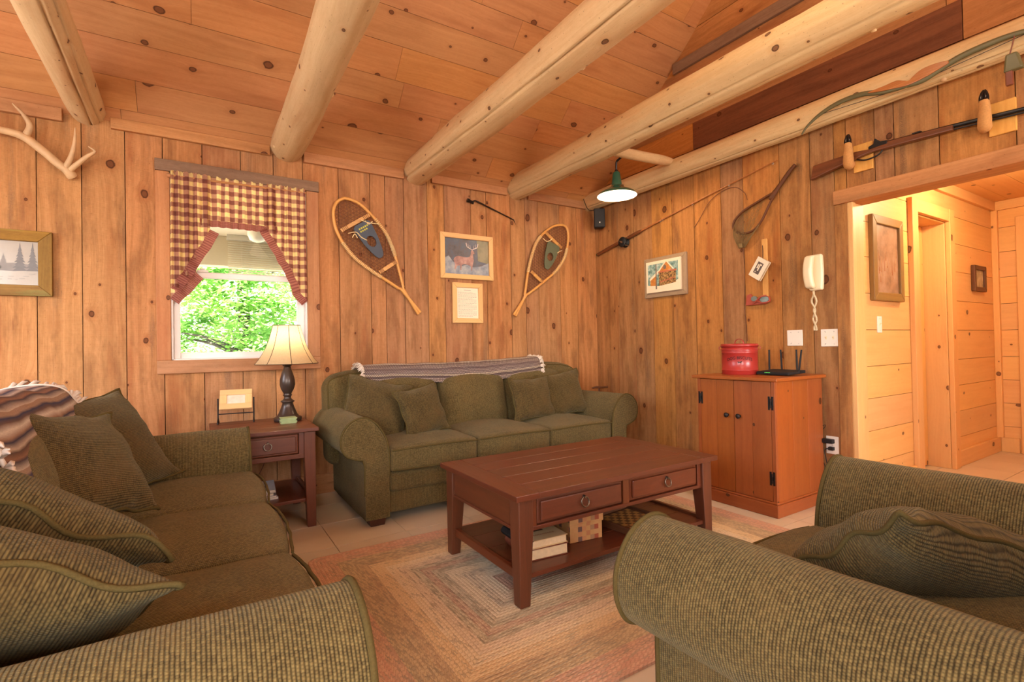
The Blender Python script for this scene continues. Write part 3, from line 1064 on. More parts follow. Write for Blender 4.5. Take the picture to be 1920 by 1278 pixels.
ARM = [(-.004, .05), (-.004, .30), (-.004, .44), (-.022, .53), (-.07, .615), (-.13, .662), (-.185, .668), (-.245, .64), (-.287, .58), (-.292, .51), (-.262, .452), (-.205, .425), (-.165, .415), (-.155, .38), (-.155, .20), (-.155, .05)]
def arm_outline(n=5):
    pts = [(x, 0, z) for x, z in ARM]
    mid = spline(pts[2:13], n)
    return [Vector(p) for p in pts[:2]] + mid + [Vector(p) for p in pts[13:]]

def make_seat(name, label, cat, n_cush, loc, rz, group, depth=.92, cw=.6167, back_cush=True, backz=.94):
    sd2 = (depth - .2) / 2
    """front faces local -y; x = 0 is the middle; arms follow one outline"""
    root = thing(name, label, cat, loc, rz, group)
    hw = n_cush * cw / 2
    # base with front rail
    b = MB()
    def soft(p):
        return (p.x, p.y + .006 * math.sin(p.x * 9) * (1 if p.y < 0 else 0), p.z)
    rbox(b, hw + .10, depth / 2 - .04, .075, .02, soft, 3, (12, 8, 2), (0, depth / 2 - .005, .135))
    b.build('base', M['sofa'], root)
    b = MB()
    rbox(b, hw + .004, .05, .062, .03, None, 4, (16, 2, 2), (0, .055, .255))
    rbox(b, hw + .004, depth / 2 - .1, .05, .03, None, 3, (8, 6, 2), (0, depth / 2 - .005, .255))
    b.build('front_rail', M['sofa'], root)
    # feet
    for fx in (-hw - .075, hw + .075):
        for fy in (.07, depth - .08):
            q = .055
            f = MB()
            f.hexa([(fx + a * (q - (.012 if z == 0 else 0)), fy + c * (q - (.012 if z == 0 else 0)), z) for a in (-1, 1) for c in (-1, 1) for z in (.0, .068)])
            f.build('foot', M['foot'], root, bevel=.004)
    # arms
    ol = arm_outline()
    for sg in (-1, 1):
        a = MB()
        ys = [0, .006, .014, .03] + [.03 + (depth - .10) * i / 16 for i in range(1, 17)]
        rings = []
        for i, y in enumerate(ys):
            sh = {0: .012, 1: .004, 2: .001}.get(i, 0)
            ring = []
            cx, cz = -.12, .45
            for p in ol:
                dx, dz = p.x - cx, p.z - cz
                L = math.hypot(dx, dz)
                k = (L - sh) / L
                wob = .004 * h1(p.x * 8 + sg, y * 5, p.z * 8)
                x = cx + dx * k + wob
                z = cz + dz * k + wob if p.z > .08 else p.z
                ring.append((sg * (-x) + sg * hw if sg > 0 else x - hw, y, z))
            rings.append(ring)
        a.rings(rings, [y for y in ys] + [ys[-1]], cap=False)
        fr = rings[0]
        n = len(fr)
        # front and back faces
        c = (sum(p[0] for p in fr) / n, 0, .3)
        for ring, yy in ((rings[0], 0.0), (rings[-1], ys[-1])):
            a.add(ring, [tuple(range(n))], [[(p[2], p[0]) for p in ring]], smooth=False)
        ao = a.build('arm', M['sofa'], root)
        pp = MB()
        pl = []
        for p in ol:
            if p.z < .055:
                continue
            pl.append((sg * (hw - p.x) if sg > 0 else p.x - hw, .007, p.z))
        pp.tube(pl, .0065, 6)
        pp.build('piping', M['pipe'], ao)
    # seat cushions
    for i in range(n_cush):
        cx = -hw + cw * (i + .5)
        sd = rnd.random() * 10
        def dfm(p, cx=cx, sd=sd):
            tx, ty = p.x / (cw / 2), p.y / sd2
            z = p.z
            cr = max(0, 1 - tx * tx) * max(0, 1 - ty * ty * .8)
            if p.z > 0:
                z += .042 * cr + .005 * h1(p.x * 6 + sd, p.y * 6)
            y = p.y
            if p.y < 0:
                y -= .022 * max(0, 1 - tx * tx) + .004 * h1(p.x * 16 + sd, p.z * 3)
            return (p.x, y, z)
        c = MB()
        rbox(c, cw / 2 - .003, sd2, .078, .028, dfm, 5, (12, 12, 3), (cx, sd2, .392))
        co = c.build('seat_cushion', M['sofa'], root)
        for zz in (.452, .333):
            pp = MB()
            pl = []
            for k in range(25):
                x = -cw / 2 + .012 + (cw - .024) * k / 24
                tx = x / (cw / 2)
                pl.append((cx + x, -.008 - .021 * max(0, 1 - tx * tx) + .004 * h1(x * 16 + sd, (zz - .392) * 3), zz + (.012 * max(0, 1 - tx * tx) if zz > .4 else 0)))
            pp.tube(pl, .0055, 6)
            pp.build('piping', M['pipe'], co)
    # back
    def bdf(p):
        x, y, z = p
        z += -.02 * (abs(x) / (hw + .24)) ** 4
        if z > 0 and abs(x) > hw - .02:
            t = min(1, (abs(x) - hw + .02) / .26)
            z -= .05 * t * t * max(0, z / .33)
        y += .06 * (z + .33) / .66
        return (x, y, z + .004 * h1(x * 4, z * 4))
    b = MB()
    bh = (backz - .27) / 2
    rbox(b, hw + .235, .105, bh, .085, bdf, 6, (24, 2, 8), (0, depth - .165, .27 + bh))
    bo = b.build('backrest', M['sofa'], root)
    X, yy, k = hw + .235, -.105, .085
    for sg in (-1, 1):
        pl = [(X - .025, yy + .025, z) for z in (-.06, 0, .05, bh - k - .02, bh - k)]
        pl += [(X - k + k * .60, yy + k - k * .62, bh - k + k * .50), (X - k + k * .35, yy + k - k * .66, bh - k + k * .66), (X - k, yy + .025, bh - .025), (X - .2, yy + .025, bh - .025), (X - .34, yy + .025, bh - .025)]
        pp = MB()
        pts = []
        for p in spline(pl, 4):
            q = bdf(Vector((sg * p.x, p.y, p.z)))
            pts.append((q[0], q[1] + depth - .165, q[2] + .27 + bh))
        pp.tube(pts, .006, 6)
        pp.build('piping', M['pipe'], bo)
    if back_cush:
        for i in range(n_cush):
            cx = -hw + cw * (i + .5)
            sd = rnd.random() * 10
            def cdf(p, sd=sd):
                tx, tz = p.x / (cw / 2), p.z / .22
                y = p.y
                if y < 0:
                    y -= .05 * max(0, 1 - tx * tx) * max(0, 1 - tz * tz) + .006 * h1(p.x * 6 + sd, p.z * 6)
                z = p.z + (.03 * max(0, 1 - tx * tx) if p.z > 0 else 0)
                return (p.x, y + .22 * (z + .22), z)
            c = MB()
            rbox(c, cw / 2 - .004, .085, .215, .07, cdf, 6, (10, 2, 8), (cx, depth - .285, .46 + .185))
            c.build('back_cushion', M['sofa'], root)
    return root

make_seat('sofa', 'olive chenille sofa with rolled arms along the boarded wall under the snowshoes', 'sofa', 3, (1.925, 3.03, 0), 0, 'olive rolled-arm seating')
make_seat('sofa', 'olive sofa at the window side with a striped blanket over its back', 'sofa', 3, (.235, 2.0, 0), R(90), 'olive rolled-arm seating')
make_seat('armchair', 'olive rolled-arm armchair nearest the doorway, one loose cushion on its seat', 'armchair', 1, (1.42, .885, 0), R(183), 'olive rolled-arm seating', cw=.665, depth=1.10)

# throw pillows ------------------------------------------------------
def pillow_mat(c, normal, up, roll=0.0):
    n = Vector(normal).normalized()
    u = Vector(up)
    u = (u - n * u.dot(n)).normalized()
    s = u.cross(n)
    m = Matrix((s, n, u)).transposed()      # local x = side, y = normal, z = up
    m = m @ Matrix.Rotation(roll, 3, 'Y')
    m = m.to_4x4()
    m.translation = Vector(c)
    return m
def pillow(label, c, normal, up, W, H, T, roll=0.0, seed=0, sag=0.0, mat='sofa_pillow', ear=.12, group='olive throw pillows', wr=.008):
    root = thing('throw_pillow', label, 'pillow', group=group, mat=pillow_mat(c, normal, up, roll))
    N = 30
    def pt(u, v, sgn):
        ex = 1 - ear * (1 - v * v) * abs(u) ** 3
        ez = 1 - ear * (1 - u * u) * abs(v) ** 3
        x = W / 2 * u * ex
        z = H / 2 * v * ez
        th = T / 2 * (max(0, 1 - abs(u) ** 2.3) ** .55) * (max(0, 1 - abs(v) ** 2.3) ** .55)
        th *= 1 + .10 * h1(u * 1.7 + seed, v * 1.7)
        edge = max(abs(u), abs(v))
        w = wr * h1(u * 5 + seed * 3, v * 5, sgn) * (edge ** 3) * (1 if edge < .995 else 0)
        off = .016 * h1(u * 2 + seed, v * 2, 5) * (edge ** 2) + .010 * math.sin(u * 9 + seed) * abs(v) ** 6 + .010 * math.sin(v * 8 + seed * 2) * abs(u) ** 6
        z -= sag * (1 - v) / 2 * 0 + sag * (u * u) * 0
        bend = sag * (1 - u * u) * (v + 1) * .5
        return Vector((x, sgn * (th + w) + off, z - bend))
    b = MB()
    ts = [math.sin(PI / 2 * (-1 + 2 * i / N)) * .62 + (-1 + 2 * i / N) * .38 for i in range(N + 1)]
    for sgn in (-1, 1):
        vs, fs, uv = [], [], []
        for i in range(N + 1):
            for j in range(N + 1):
                vs.append(pt(ts[i], ts[j], sgn))
        for i in range(N):
            for j in range(N):
                a = i * (N + 1) + j
                q = (a, a + N + 1, a + N + 2, a + 1)
                fs.append(q)
                uv.append([(vs[k].z + 2, vs[k].x + 2 + sgn) for k in q])
        b.add(vs, fs, uv, smooth=True)
    b.build('cover', M[mat], root, fix=True)
    pl = []
    for i in range(N):
        pl.append(pt(ts[i], -1, 1))
    for i in range(N):
        pl.append(pt(1, ts[i], 1))
    for i in range(N):
        pl.append(pt(ts[N - i], 1, 1))
    for i in range(N):
        pl.append(pt(-1, ts[N - i], 1))
    p = MB()
    p.tube(pl, .0062, 6, loop=True)
    p.build('piping', M['pipe'], root)
    return root
# on the sofa under the snowshoes
pillow('larger olive pillow leaning in the end of the wall sofa nearest the lamp', (1.06, 3.50, .665), (-.12, -1, .42), (.25, 0, 1), .47, .45, .17, R(0), 1)
pillow('smaller tilted olive pillow overlapping the larger one by the lamp end of the wall sofa', (1.34, 3.34, .645), (.18, -1, .35), (-.22, 0, 1), .36, .36, .15, R(4), 2)
pillow('upright olive pillow on the wall sofa, front one of the two at its corner end', (2.33, 3.42, .655), (-.02, -1, .30), (-.02, 0, 1), .40, .36, .15, 0, 3)
pillow('olive pillow with pulled folds against the far rolled arm of the wall sofa', (2.68, 3.47, .665), (-.15, -1, .34), (-.12, 0, 1), .44, .40, .17, 0, 4)
# on the sofa at the window side
pillow('wide olive pillow behind, against the far arm of the window side sofa', (-.335, 2.62, .70), (.72, -.40, .52), (-.25, -.12, 1), .62, .48, .17, R(10), 5)
pillow('square olive pillow in front of the wide one on the window side sofa', (-.315, 2.08, .73), (.74, -.38, .56), (0, .08, 1), .42, .40, .15, R(6), 6)
pillow('olive pillow with folded top edge leaning behind the nearest one on the window side sofa', (-.34, 1.52, .70), (.45, .45, .77), (-.8, 0, .6), .48, .54, .18, R(0), 7)
pillow('nearest olive pillow, just over the near arm of the window side sofa', (-.35, 1.25, .66), (.30, .60, .74), (-.85, 0, .5), .46, .56, .20, R(0), 8)
# on the armchair
pillow('olive pillow with a wavy welt standing on the armchair seat', (1.505, .525, .515), (.42, .53, .74), (0, -.6, .72), .58, .42, .22, 0, 9, wr=.016)

# ------------------------------------------------------------------ soft throws
def throw_over_sofa():
    """crocheted throw folded along the top of the wall sofa's back"""
    root = thing('crocheted_throw', 'mauve and cream crocheted throw folded along the top of the wall sofa', 'blanket', (1.82, 3.82, .9))
    x0, x1 = -.80, .80
    prof = [(-.145, -.075), (-.142, -.02), (-.130, .025), (-.108, .052), (-.07, .066), (-.01, .070), (.06, .066), (.105, .05), (.125, .01), (.13, -.05)]
    pr = spline([(0, a, b) for a, b in prof], 4)
    b = MB()
    N = 60
    for lay in range(2):
        rings = []
        for i in range(N + 1):
            x = x0 + (x1 - x0) * i / N
            ring = []
            for k, p in enumerate(pr):
                s = k / (len(pr) - 1)
                front = max(0, 1 - k / 10)
                dz = -.022 * front * math.sin(x * 3.1 + .8) - front * .02 * (x + .8) * (-.4) + .006 * h1(x * 6, s * 5) + .022 * (i / N) ** 3 - .01 * (1 - abs(2 * i / N - 1))
                ring.append((x + .02 * front * math.sin(x * 7) * 0, p.y - .012 * lay * 0 - .006 * h1(x * 5, 3 + s * 3), p.z + dz - lay * .012))
            rings.append(ring)
        b.rings(rings, [x0 + (x1 - x0) * i / N + 2 for i in range(N + 2)], closed=False)
    o = b.build('wool_fold', M['crochet'], root)
    md = o.modifiers.new('Solidify', 'SOLIDIFY')
    md.thickness = .014
    for sx in (x0, x1):
        f = MB()
        for k in range(26):
            q = k / 25
            i = int(q * (len(pr) - 1))
            p = pr[i]
            s = 1 if sx > 0 else -1
            dz = .022 if sx > 0 else 0
            for j in range(2):
                a = Vector((sx - s * .01, p.y, p.z + dz))
                c = a + Vector((s * rnd.uniform(.015, .045), -.02 * rnd.random(), rnd.uniform(-.03, .012)))
                f.tube([a, (a + c) / 2 + Vector((0, -.006, .01)), c], [.007, .008, .003], 5, smooth=True)
        f.build('fringe', M['fringe'], root)
throw_over_sofa()

def blanket_left():
    root = thing('striped_blanket', 'fringed striped wool blanket over the back of the window side sofa', 'blanket', (-.56, 2.2, .875))
    b = MB()
    prof = [(.195, -.24), (.18, -.12), (.145, -.02), (.10, .045), (.03, .075), (-.06, .07), (-.12, .03), (-.14, -.1), (-.145, -.25)]
    pr = spline([(a, 0, c) for a, c in prof], 5)
    N = 44
    y0, y1 = -.58, .50
    rings = []
    for i in range(N + 1):
        t = i / N
        y = y0 + (y1 - y0) * t
        ring = []
        for k, p in enumerate(pr):
            s = k / (len(pr) - 1)
            ring.append((p.x + .016 * h1(y * 5, s * 6) + .012, y + .10 * (p.z) * -1.0 * t + .02 * h1(s * 5, 2), p.z + .014 * h1(y * 6 + 4, s * 5) + .012))
        rings.append(ring)
    b.rings(rings, [2 + y0 + (y1 - y0) * i / N for i in range(N + 2)], closed=False)
    # stripes run along u: swap axes so that bands follow the sofa
    o = b.build('wool_cloth', M['striped'], root)
    md = o.modifiers.new('Solidify', 'SOLIDIFY')
    md.thickness = .012
    for ring, sg in ((rings[-1], 1), (rings[0], -1)):
        f = MB()
        f.tube(ring, .006, 5)
        for k in range(70):
            q = rnd.random() * (len(ring) - 1.01)
            i = int(q)
            a = Vector(ring[i]).lerp(Vector(ring[i + 1]), q - i)
            c = a + Vector((rnd.uniform(-.01, .03), sg * rnd.uniform(.02, .06), rnd.uniform(-.03, .025)))
            f.tube([a, (a + c) / 2 + Vector((.004, 0, .008)), c], [.006, .007, .002], 5, smooth=True)
        f.build('fringe', M['fringe'], root)
blanket_left()

# ------------------------------------------------------------------ coffee table
def taper_leg(mb, x, y, z0, z1, w1, w0, ax=0, ay=0):
    """square leg, w1 at the top, w0 at the foot; ax, ay give the side that stays plumb"""
    d = (w1 - w0) / 2
    def sq(z, w, ox, oy):
        return [(x + ox + sx * w / 2, y + oy + sy * w / 2, z) for sx in (-1, 1) for sy in (-1, 1)]
    zk = z1 - .13
    lo = sq(z0, w0, ax * d, ay * d)
    mi = sq(zk, w1, 0, 0)
    hi = sq(z1, w1, 0, 0)
    def hx(a, b):
        mb.hexa([a[0], b[0], a[1], b[1], a[2], b[2], a[3], b[3]], along=2)
    pid = rnd.random()
    v = lo + mi + hi
    f = []
    for k in (0, 4):
        for a, b in ((0, 1), (1, 3), (3, 2), (2, 0)):
            f.append((k + a, k + b, k + 4 + b, k + 4 + a))
    f += [(0, 2, 3, 1), (8, 9, 11, 10)]
    mb.add(v, f, pid=pid, along=2)
def ring_pull(parent, loc, facing, r=.021, name='ring_pull'):
    """ring hanging from a little post; facing = direction out of the drawer"""
    b = MB()
    n = Vector(facing)
    s = Vector((0, 0, 1)).cross(n)
    c = Vector(loc) + n * .012
    b.tube([c + (s * math.cos(2 * PI * k / 28) + Vector((0, 0, 1)) * math.sin(2 * PI * k / 28)) * r + n * (.004 * math.sin(2 * PI * k / 28) * -1) for k in range(28)], .0036, 8, loop=True)
    top = Vector(loc) + Vector((0, 0, r))
    b.tube([top - n * .004, top + n * .010, top + n * .016], [.009, .006, .005], 10)
    return b.build(name, M['ring'], parent)
def drawer(parent, x0, x1, z0, z1, y):
    """front faces -y at y, raised field with bevelled rim"""
    b = MB()
    b.box(x0, x1, y, y + .02, z0, z1)
    b.box(x0 + .013, x1 - .013, y - .012, y, z0 + .013, z1 - .013)
    d = b.build('drawer', M['cherry'], parent, bevel=.006, seg=2)
    ring_pull(d, ((x0 + x1) / 2, y - .012, (z0 + z1) / 2 + .002), (0, -1, 0))
    return d
ct = thing('coffee_table', 'dark cherry coffee table with two ring-pull drawers and a low shelf on the braided rug', 'coffee table', (1.715, 2.075, .012))
hx, hy, Ht = .64, .375, .466
b = MB()
bw = .115
for sx in (-1, 1):
    b.box(sx * hx - (0 if sx < 0 else bw), sx * hx + (bw if sx < 0 else 0), -hy, hy, Ht - .024, Ht, along=1)
nb = 5
for i in range(nb):
    y0 = -hy + 2 * hy * i / nb
    b.box(-hx + bw + .0012, hx - bw - .0012, y0 + .001, y0 + 2 * hy / nb - .001, Ht - .024, Ht, along=0)
b.box(-hx + .002, hx - .002, -hy + .002, hy - .002, Ht - .026, Ht - .004)
b.build('table_top', M['cherry'], ct, bevel=.0025)
lx, ly = hx - .06, hy - .06
for sx in (-1, 1):
    for sy in (-1, 1):
        q = MB()
        taper_leg(q, sx * lx, sy * ly, 0, Ht - .026, .072, .05, sx * .9, sy * .9)
        q.build('leg', M['cherry'], ct, bevel=.004)
b = MB()
for sx in (-1, 1):
    b.box(sx * (lx + .012) - .010, sx * (lx + .012) + .010, -ly + .03, ly - .03, Ht - .155, Ht - .024, along=1)
    b.box(sx * (lx + .016) - .013, sx * (lx + .016) + .013, -ly + .03, ly - .03, Ht - .163, Ht - .150, along=1)
b.box(-lx + .03, lx - .03, ly + .004, ly + .022, Ht - .155, Ht - .024)
for x0, x1, z0, z1 in ((-lx + .03, -lx + .062, Ht - .155, Ht - .024), (lx - .062, lx - .03, Ht - .155, Ht - .024), (-.02, .02, Ht - .155, Ht - .024)):
    b.box(x0, x1, -ly - .022, -ly, z0, z1, along=2)
b.box(-lx + .03, lx - .03, -ly - .024, -ly, Ht - .165, Ht - .148)
b.box(-lx + .03, lx - .03, -ly - .018, -ly, Ht - .032, Ht - .024)
b.box(-lx + .03, lx - .03, -ly + .03, ly, Ht - .155, Ht - .148)
b.build('apron', M['cherry'], ct, bevel=.002)
drawer(ct, -lx + .066, -.024, Ht - .145, Ht - .035, -ly - .018)
drawer(ct, .024, lx - .066, Ht - .145, Ht - .035, -ly - .018)
b = MB()
for i in range(4):
    y0 = -ly - .02 + (2 * ly + .04) * i / 4
    b.box(-lx - .0, lx + .0, y0 + .0008, y0 + (2 * ly + .04) / 4 - .0008, .105, .125, along=0)
b.build('shelf', M['cherry'], ct, bevel=.002)
for sx in (-1, 1):
    b = MB()
    b.box(sx * (lx + .010) - .011, sx * (lx + .010) + .011, -ly + .03, ly - .03, .098, .138, along=1)
    b.build('shelf_rail', M['cherry'], ct, bevel=.003)

# on the low shelf (top of shelf at .137)
SZ = .1375
def book(label, c, w, d, h, rz, cover, group, lean=0, spine_r=True, title=None):
    """spine towards local -x, fore edge +x; page edges show at front and back"""
    root = thing('book', label, 'book', c, rz, group)
    t = .0035
    b = MB()
    b.box(-w / 2, w / 2, -d / 2, d / 2, 0, t)
    b.box(-w / 2, w / 2, -d / 2, d / 2, h - t, h)
    pts = [(-w / 2, 0, h - t)]
    n = 8
    out = [(-w / 2 - .012 * math.sin(PI * k / n), h * (1 - k / n)) for k in range(n + 1)]
    inn = [(-w / 2 - .012 * math.sin(PI * k / n) + t, h * (1 - k / n)) for k in range(n, -1, -1)]
    if title is None:
        b.extrude([(x, -d / 2, z) for x, z in out + inn], (0, d, 0), along=1)
    b.build('cover', cover, root, bevel=.001)
    if title is not None:
        b = MB()
        b.extrude([(x, -d / 2, z) for x, z in out + inn], (0, d, 0), along=1)
        b.box(-w / 2, -w / 2 + .03, -d / 2 - .0005, d / 2 + .0005, h - t, h + .0006)
        b.build('spine', title, root, bevel=.001)
    b = MB()
    b.box(-w / 2 + .003, w / 2 - .006, -d / 2 + .005, d / 2 - .005, t, h - t)
    b.build('pages', M['pages'], root)
    return root
tan = plain('tan_book_cover', lin(206, 178, 132), .6, var=.05)
greyc = plain('grey_board_cover', lin(150, 132, 116), .6)
bk1 = book('brown leather book with pale page edges, lowest of the pile under the coffee table', (1.335, 1.94, SZ), .20, .235, .050, R(-6), M['brownleather'], 'books under the coffee table')
bk2 = book('tan covered book with a black spine on top of the pile under the coffee table', (1.325, 1.945, SZ + .0505), .21, .24, .036, R(-4), tan, 'books under the coffee table', title=M['black'])
b = MB()
b.box(-.045, .035, -.02, .075, .0362, .0366)
b.box(-.030, .020, -.002, .060, .0366, .0370, mi=1)
b.box(-.022, .012, .008, .050, .0370, .0373, mi=2)
b.build('cover_emblem', [M['stick'], M['frame_moss'], M['stick']], bk2)
b = MB()
rr = random.Random(5)
for k in range(9):
    x = -.045 + k * .0125
    b.tube(spline([(x, -.066 + rr.uniform(-.002, .002), .0364), (x + .004, -.058 + rr.uniform(-.003, .002), .0364), (x + .006, -.066, .0364), (x + .012, -.064, .0364)], 3), .0007, 4)
b.build('title_script', M['redleather'], bk2)
bx = thing('gift_box', 'lidded paper box in a tan, rust and grey check beside the books', 'box', (1.60, 2.005, SZ), R(-7))
b = MB()
b.box(-.092, .092, -.125, .125, 0, .094)
b.build('box_body', M['plaidbox'], bx, bevel=.002)
b = MB()
b.box(-.097, .097, -.130, .130, .084, .122)
b.build('lid', M['plaidbox'], bx, bevel=.002)
tr = thing('game_board', 'shallow wooden checkerboard tray on the low shelf beside the checked box', 'game board', (1.93, 1.93, SZ), R(6))
b = MB()
b.box(-.135, .135, -.135, .135, 0, .022)
for sx in (-1, 1):
    b.box(sx * .141 - .007, sx * .141 + .007, -.148, .148, 0, .034)
    b.box(-.134, .134, sx * .141 - .007, sx * .141 + .007, 0, .034)
b.build('tray', M['stick'], tr, bevel=.002)
b = MB()
b.box(-.112, .112, -.112, .112, .022, .0245, along=0)
b.build('checkered_field', M['checker'], tr)

# ------------------------------------------------------------------ braided rug
def make_rug():
    cx, cy, hx, hy = 1.655, 1.975, 1.195, .775
    b = MB()
    pitch = .0172
    n = int(hy / pitch)
    for i in range(n):
        d0, d1 = i * pitch, (i + 1) * pitch
        prof = [(d0, .0100), (d0 + pitch * .2, .0110), (d0 + pitch * .5, .0114), (d0 + pitch * .8, .0110), (d1, .0100)]
        if i == 0:
            prof = [(0.0, .0005)] + prof
        rc = .05
        def loop(d, z):
            X, Y = hx - d, hy - d
            r = max(.0, min(.05, .07 - d))
            pts = []
            for sx, sy, a0 in ((1, 1, 0), (-1, 1, 90), (-1, -1, 180), (1, -1, 270)):
                for k in range(4):
                    a = R(a0 + 30 * k)
                    pts.append((cx + sx * (X - r) + r * math.cos(a), cy + sy * (Y - r) + r * math.sin(a), z))
            return pts
        for (da, za), (db, zb) in zip(prof, prof[1:]):
            la, lb = loop(da, za), loop(db, zb)
            m = len(la)
            u = [0.0]
            for k in range(m):
                u.append(u[-1] + (Vector(la[(k + 1) % m]) - Vector(la[k])).length)
            fs, uv = [], []
            for k in range(m):
                k2 = (k + 1) % m
                fs.append((k, k2, m + k2, m + k))
                uv.append([(u[k], da + 1e-5), (u[k + 1], da + 1e-5), (u[k + 1], db - 1e-5), (u[k], db - 1e-5)])
            b.add(la + lb, fs, uv, smooth=False)
    X, Y = hx - n * pitch, hy - n * pitch
    b.box(cx - X, cx + X, cy - Y, cy + Y, 0.0, .008)
    o = b.build('braided_rug', M['rug'])
    tag(o, 'rectangular braided wool rug in rust, tan and grey bands under the coffee table', 'rug')
make_rug()

# ------------------------------------------------------------------ end table and what stands on it
et = thing('end_table', 'dark cherry end table with one drawer under the window, between two sofas', 'end table', (.345, 3.585, 0))
ehx, ehy, eh = .285, .325, .61
b = MB()
for i in range(4):
    y0 = -ehy + 2 * ehy * i / 4
    b.box(-ehx, ehx, y0 + .0006, y0 + 2 * ehy / 4 - .0006, eh - .024, eh, along=0)
b.build('table_top', M['cherry'], et, bevel=.004)
elx, ely = ehx - .05, ehy - .055
for sx in (-1, 1):
    for sy in (-1, 1):
        q = MB()
        taper_leg(q, sx * elx, sy * ely, 0, eh - .024, .066, .05, sx * .8, sy * .8)
        q.build('leg', M['cherry'], et, bevel=.003)
b = MB()
for sx in (-1, 1):
    b.box(sx * (elx + .01) - .01, sx * (elx + .01) + .01, -ely + .03, ely - .03, eh - .17, eh - .024, along=1)
b.box(-elx + .03, elx - .03, ely, ely + .02, eh - .17, eh - .024)
for sx in (-1, 1):
    b.box(sx * (elx - .045) - .017, sx * (elx - .045) + .017, -ely - .02, -ely, eh - .16, eh - .024, along=2)
b.box(-elx + .028, elx - .028, -ely - .022, -ely, eh - .185, eh - .158)
b.box(-elx + .028, elx - .028, -ely - .016, -ely, eh - .034, eh - .024)
b.build('apron', M['cherry'], et, bevel=.002)
drawer(et, -elx + .064, elx - .064, eh - .155, eh - .036, -ely - .016)
b = MB()
b.box(-elx, elx, -ely - .01, ely + .01, .155, .173)
b.build('shelf', M['cherry'], et, bevel=.002)
for sx in (-1, 1):
    b = MB()
    b.box(sx * (elx + .012) - .01, sx * (elx + .012) + .01, -ely + .02, ely - .02, .16, .196, along=1)
    b.build('shelf_rail', M['cherry'], et, bevel=.002)
mags = [lin(196, 186, 186), lin(170, 160, 160), lin(206, 198, 190), lin(120, 100, 104), lin(184, 176, 170)]
for i in range(5):
    z = .1735 + [0, .014, .026, .040, .050][i]
    th = [.0135, .0115, .0135, .0095, .0105][i]
    g = thing('magazine', ['white spined magazine at the bottom of the pile under the end table', 'greyish magazine second from the bottom under the end table', 'thick pale magazine in the middle of the pile under the end table', 'magazine just below the top of the pile under the end table', 'topmost magazine under the end table, dark oval on its cover'][i], 'magazine', (.30 + rnd.uniform(-.012, .012), 3.53 + rnd.uniform(-.01, .01), z), R(rnd.uniform(-7, 7)), 'magazines under the end table')
    b = MB()
    b.box(-.10, .10, -.135, .135, 0, th * .12)
    b.box(-.10, .10, -.135, .135, th * .88, th)
    b.box(.097, .10, -.135, .135, th * .12, th * .88)
    b.build('cover', plain('magazine_cover', mags[i], .35), g)
    b = MB()
    b.box(-.098, .097, -.133, .133, th * .12, th * .88)
    b.build('pages', M['paper'], g)
    if i == 4:
        b = MB()
        b.poly([(-.01 + .07 * math.cos(2 * PI * k / 24), -.03 + .05 * math.sin(2 * PI * k / 24), th + .0004) for k in range(24)])
        b.build('cover_picture', plain('dark_oval', lin(60, 34, 40), .35), g)

lp = thing('table_lamp', 'lit table lamp with turned dark base and pale bell shade in front of the window', 'lamp', (.515, 3.70, eh))
b = MB()
b.lathe([(.0, 0), (.085, 0), (.088, .006), (.088, .02), (.082, .026), (.070, .032), (.058, .05), (.042, .09), (.033, .118), (.036, .124), (.043, .128), (.043, .134), (.030, .142), (.021, .155), (.024, .168), (.030, .173), (.024, .180), (.028, .19), (.041, .215), (.049, .245), (.047, .28), (.036, .32), (.025, .352), (.021, .368), (.030, .374), (.031, .382), (.022, .388), (.021, .395), (.028, .402), (.026, .412), (.014, .416)], 32)
dk = plain('dark_bronze', lin(64, 50, 42), .32, .35)
b.build('lamp_base', dk, lp)
b = MB()
b.lathe([(.012, .41), (.013, .46), (.018, .462), (.018, .52), (.012, .522)], 16)
b.build('socket', dk, lp)
b = MB()
prof = [(.198, .385), (.175, .415), (.150, .455), (.128, .50), (.110, .55), (.096, .60), (.085, .645)]
seg = 48
rings = []
for i, (r, z) in enumerate(prof):
    rings.append([(r * (1 - .02 * abs(math.sin(4 * (2 * PI * j / seg)))) * math.cos(2 * PI * j / seg), r * (1 - .02 * abs(math.sin(4 * (2 * PI * j / seg)))) * math.sin(2 * PI * j / seg), z) for j in range(seg)])
b.rings(rings, cap=False)
sh = b.build('lamp_shade', M['shade'], lp, fix=False)
b = MB()
for k in range(8):
    a = PI / 8 + 2 * PI * k / 8 - PI / 8
    b.tube(spline([(r * 1.003 * math.cos(a), r * 1.003 * math.sin(a), z) for r, z in prof], 4), .0021, 5)
for r, z in (prof[0], prof[-1]):
    b.tube([(r * math.cos(2 * PI * k / 40), r * math.sin(2 * PI * k / 40), z) for k in range(40)], .0025, 6, loop=True)
b.build('shade_rib', plain('shade_seam', lin(84, 58, 34), .8), sh)
b = MB()
b.lathe([(.0, .52), (.016, .525), (.03, .56), (.028, .585), (.014, .603), (.0, .606)], 16)
b.build('bulb', M['bulb'], lp)
light('table_lamp_light', 'POINT', (.515, 3.70, eh + .555), 11, (1, .76, .48), shadow_soft_size=.035)

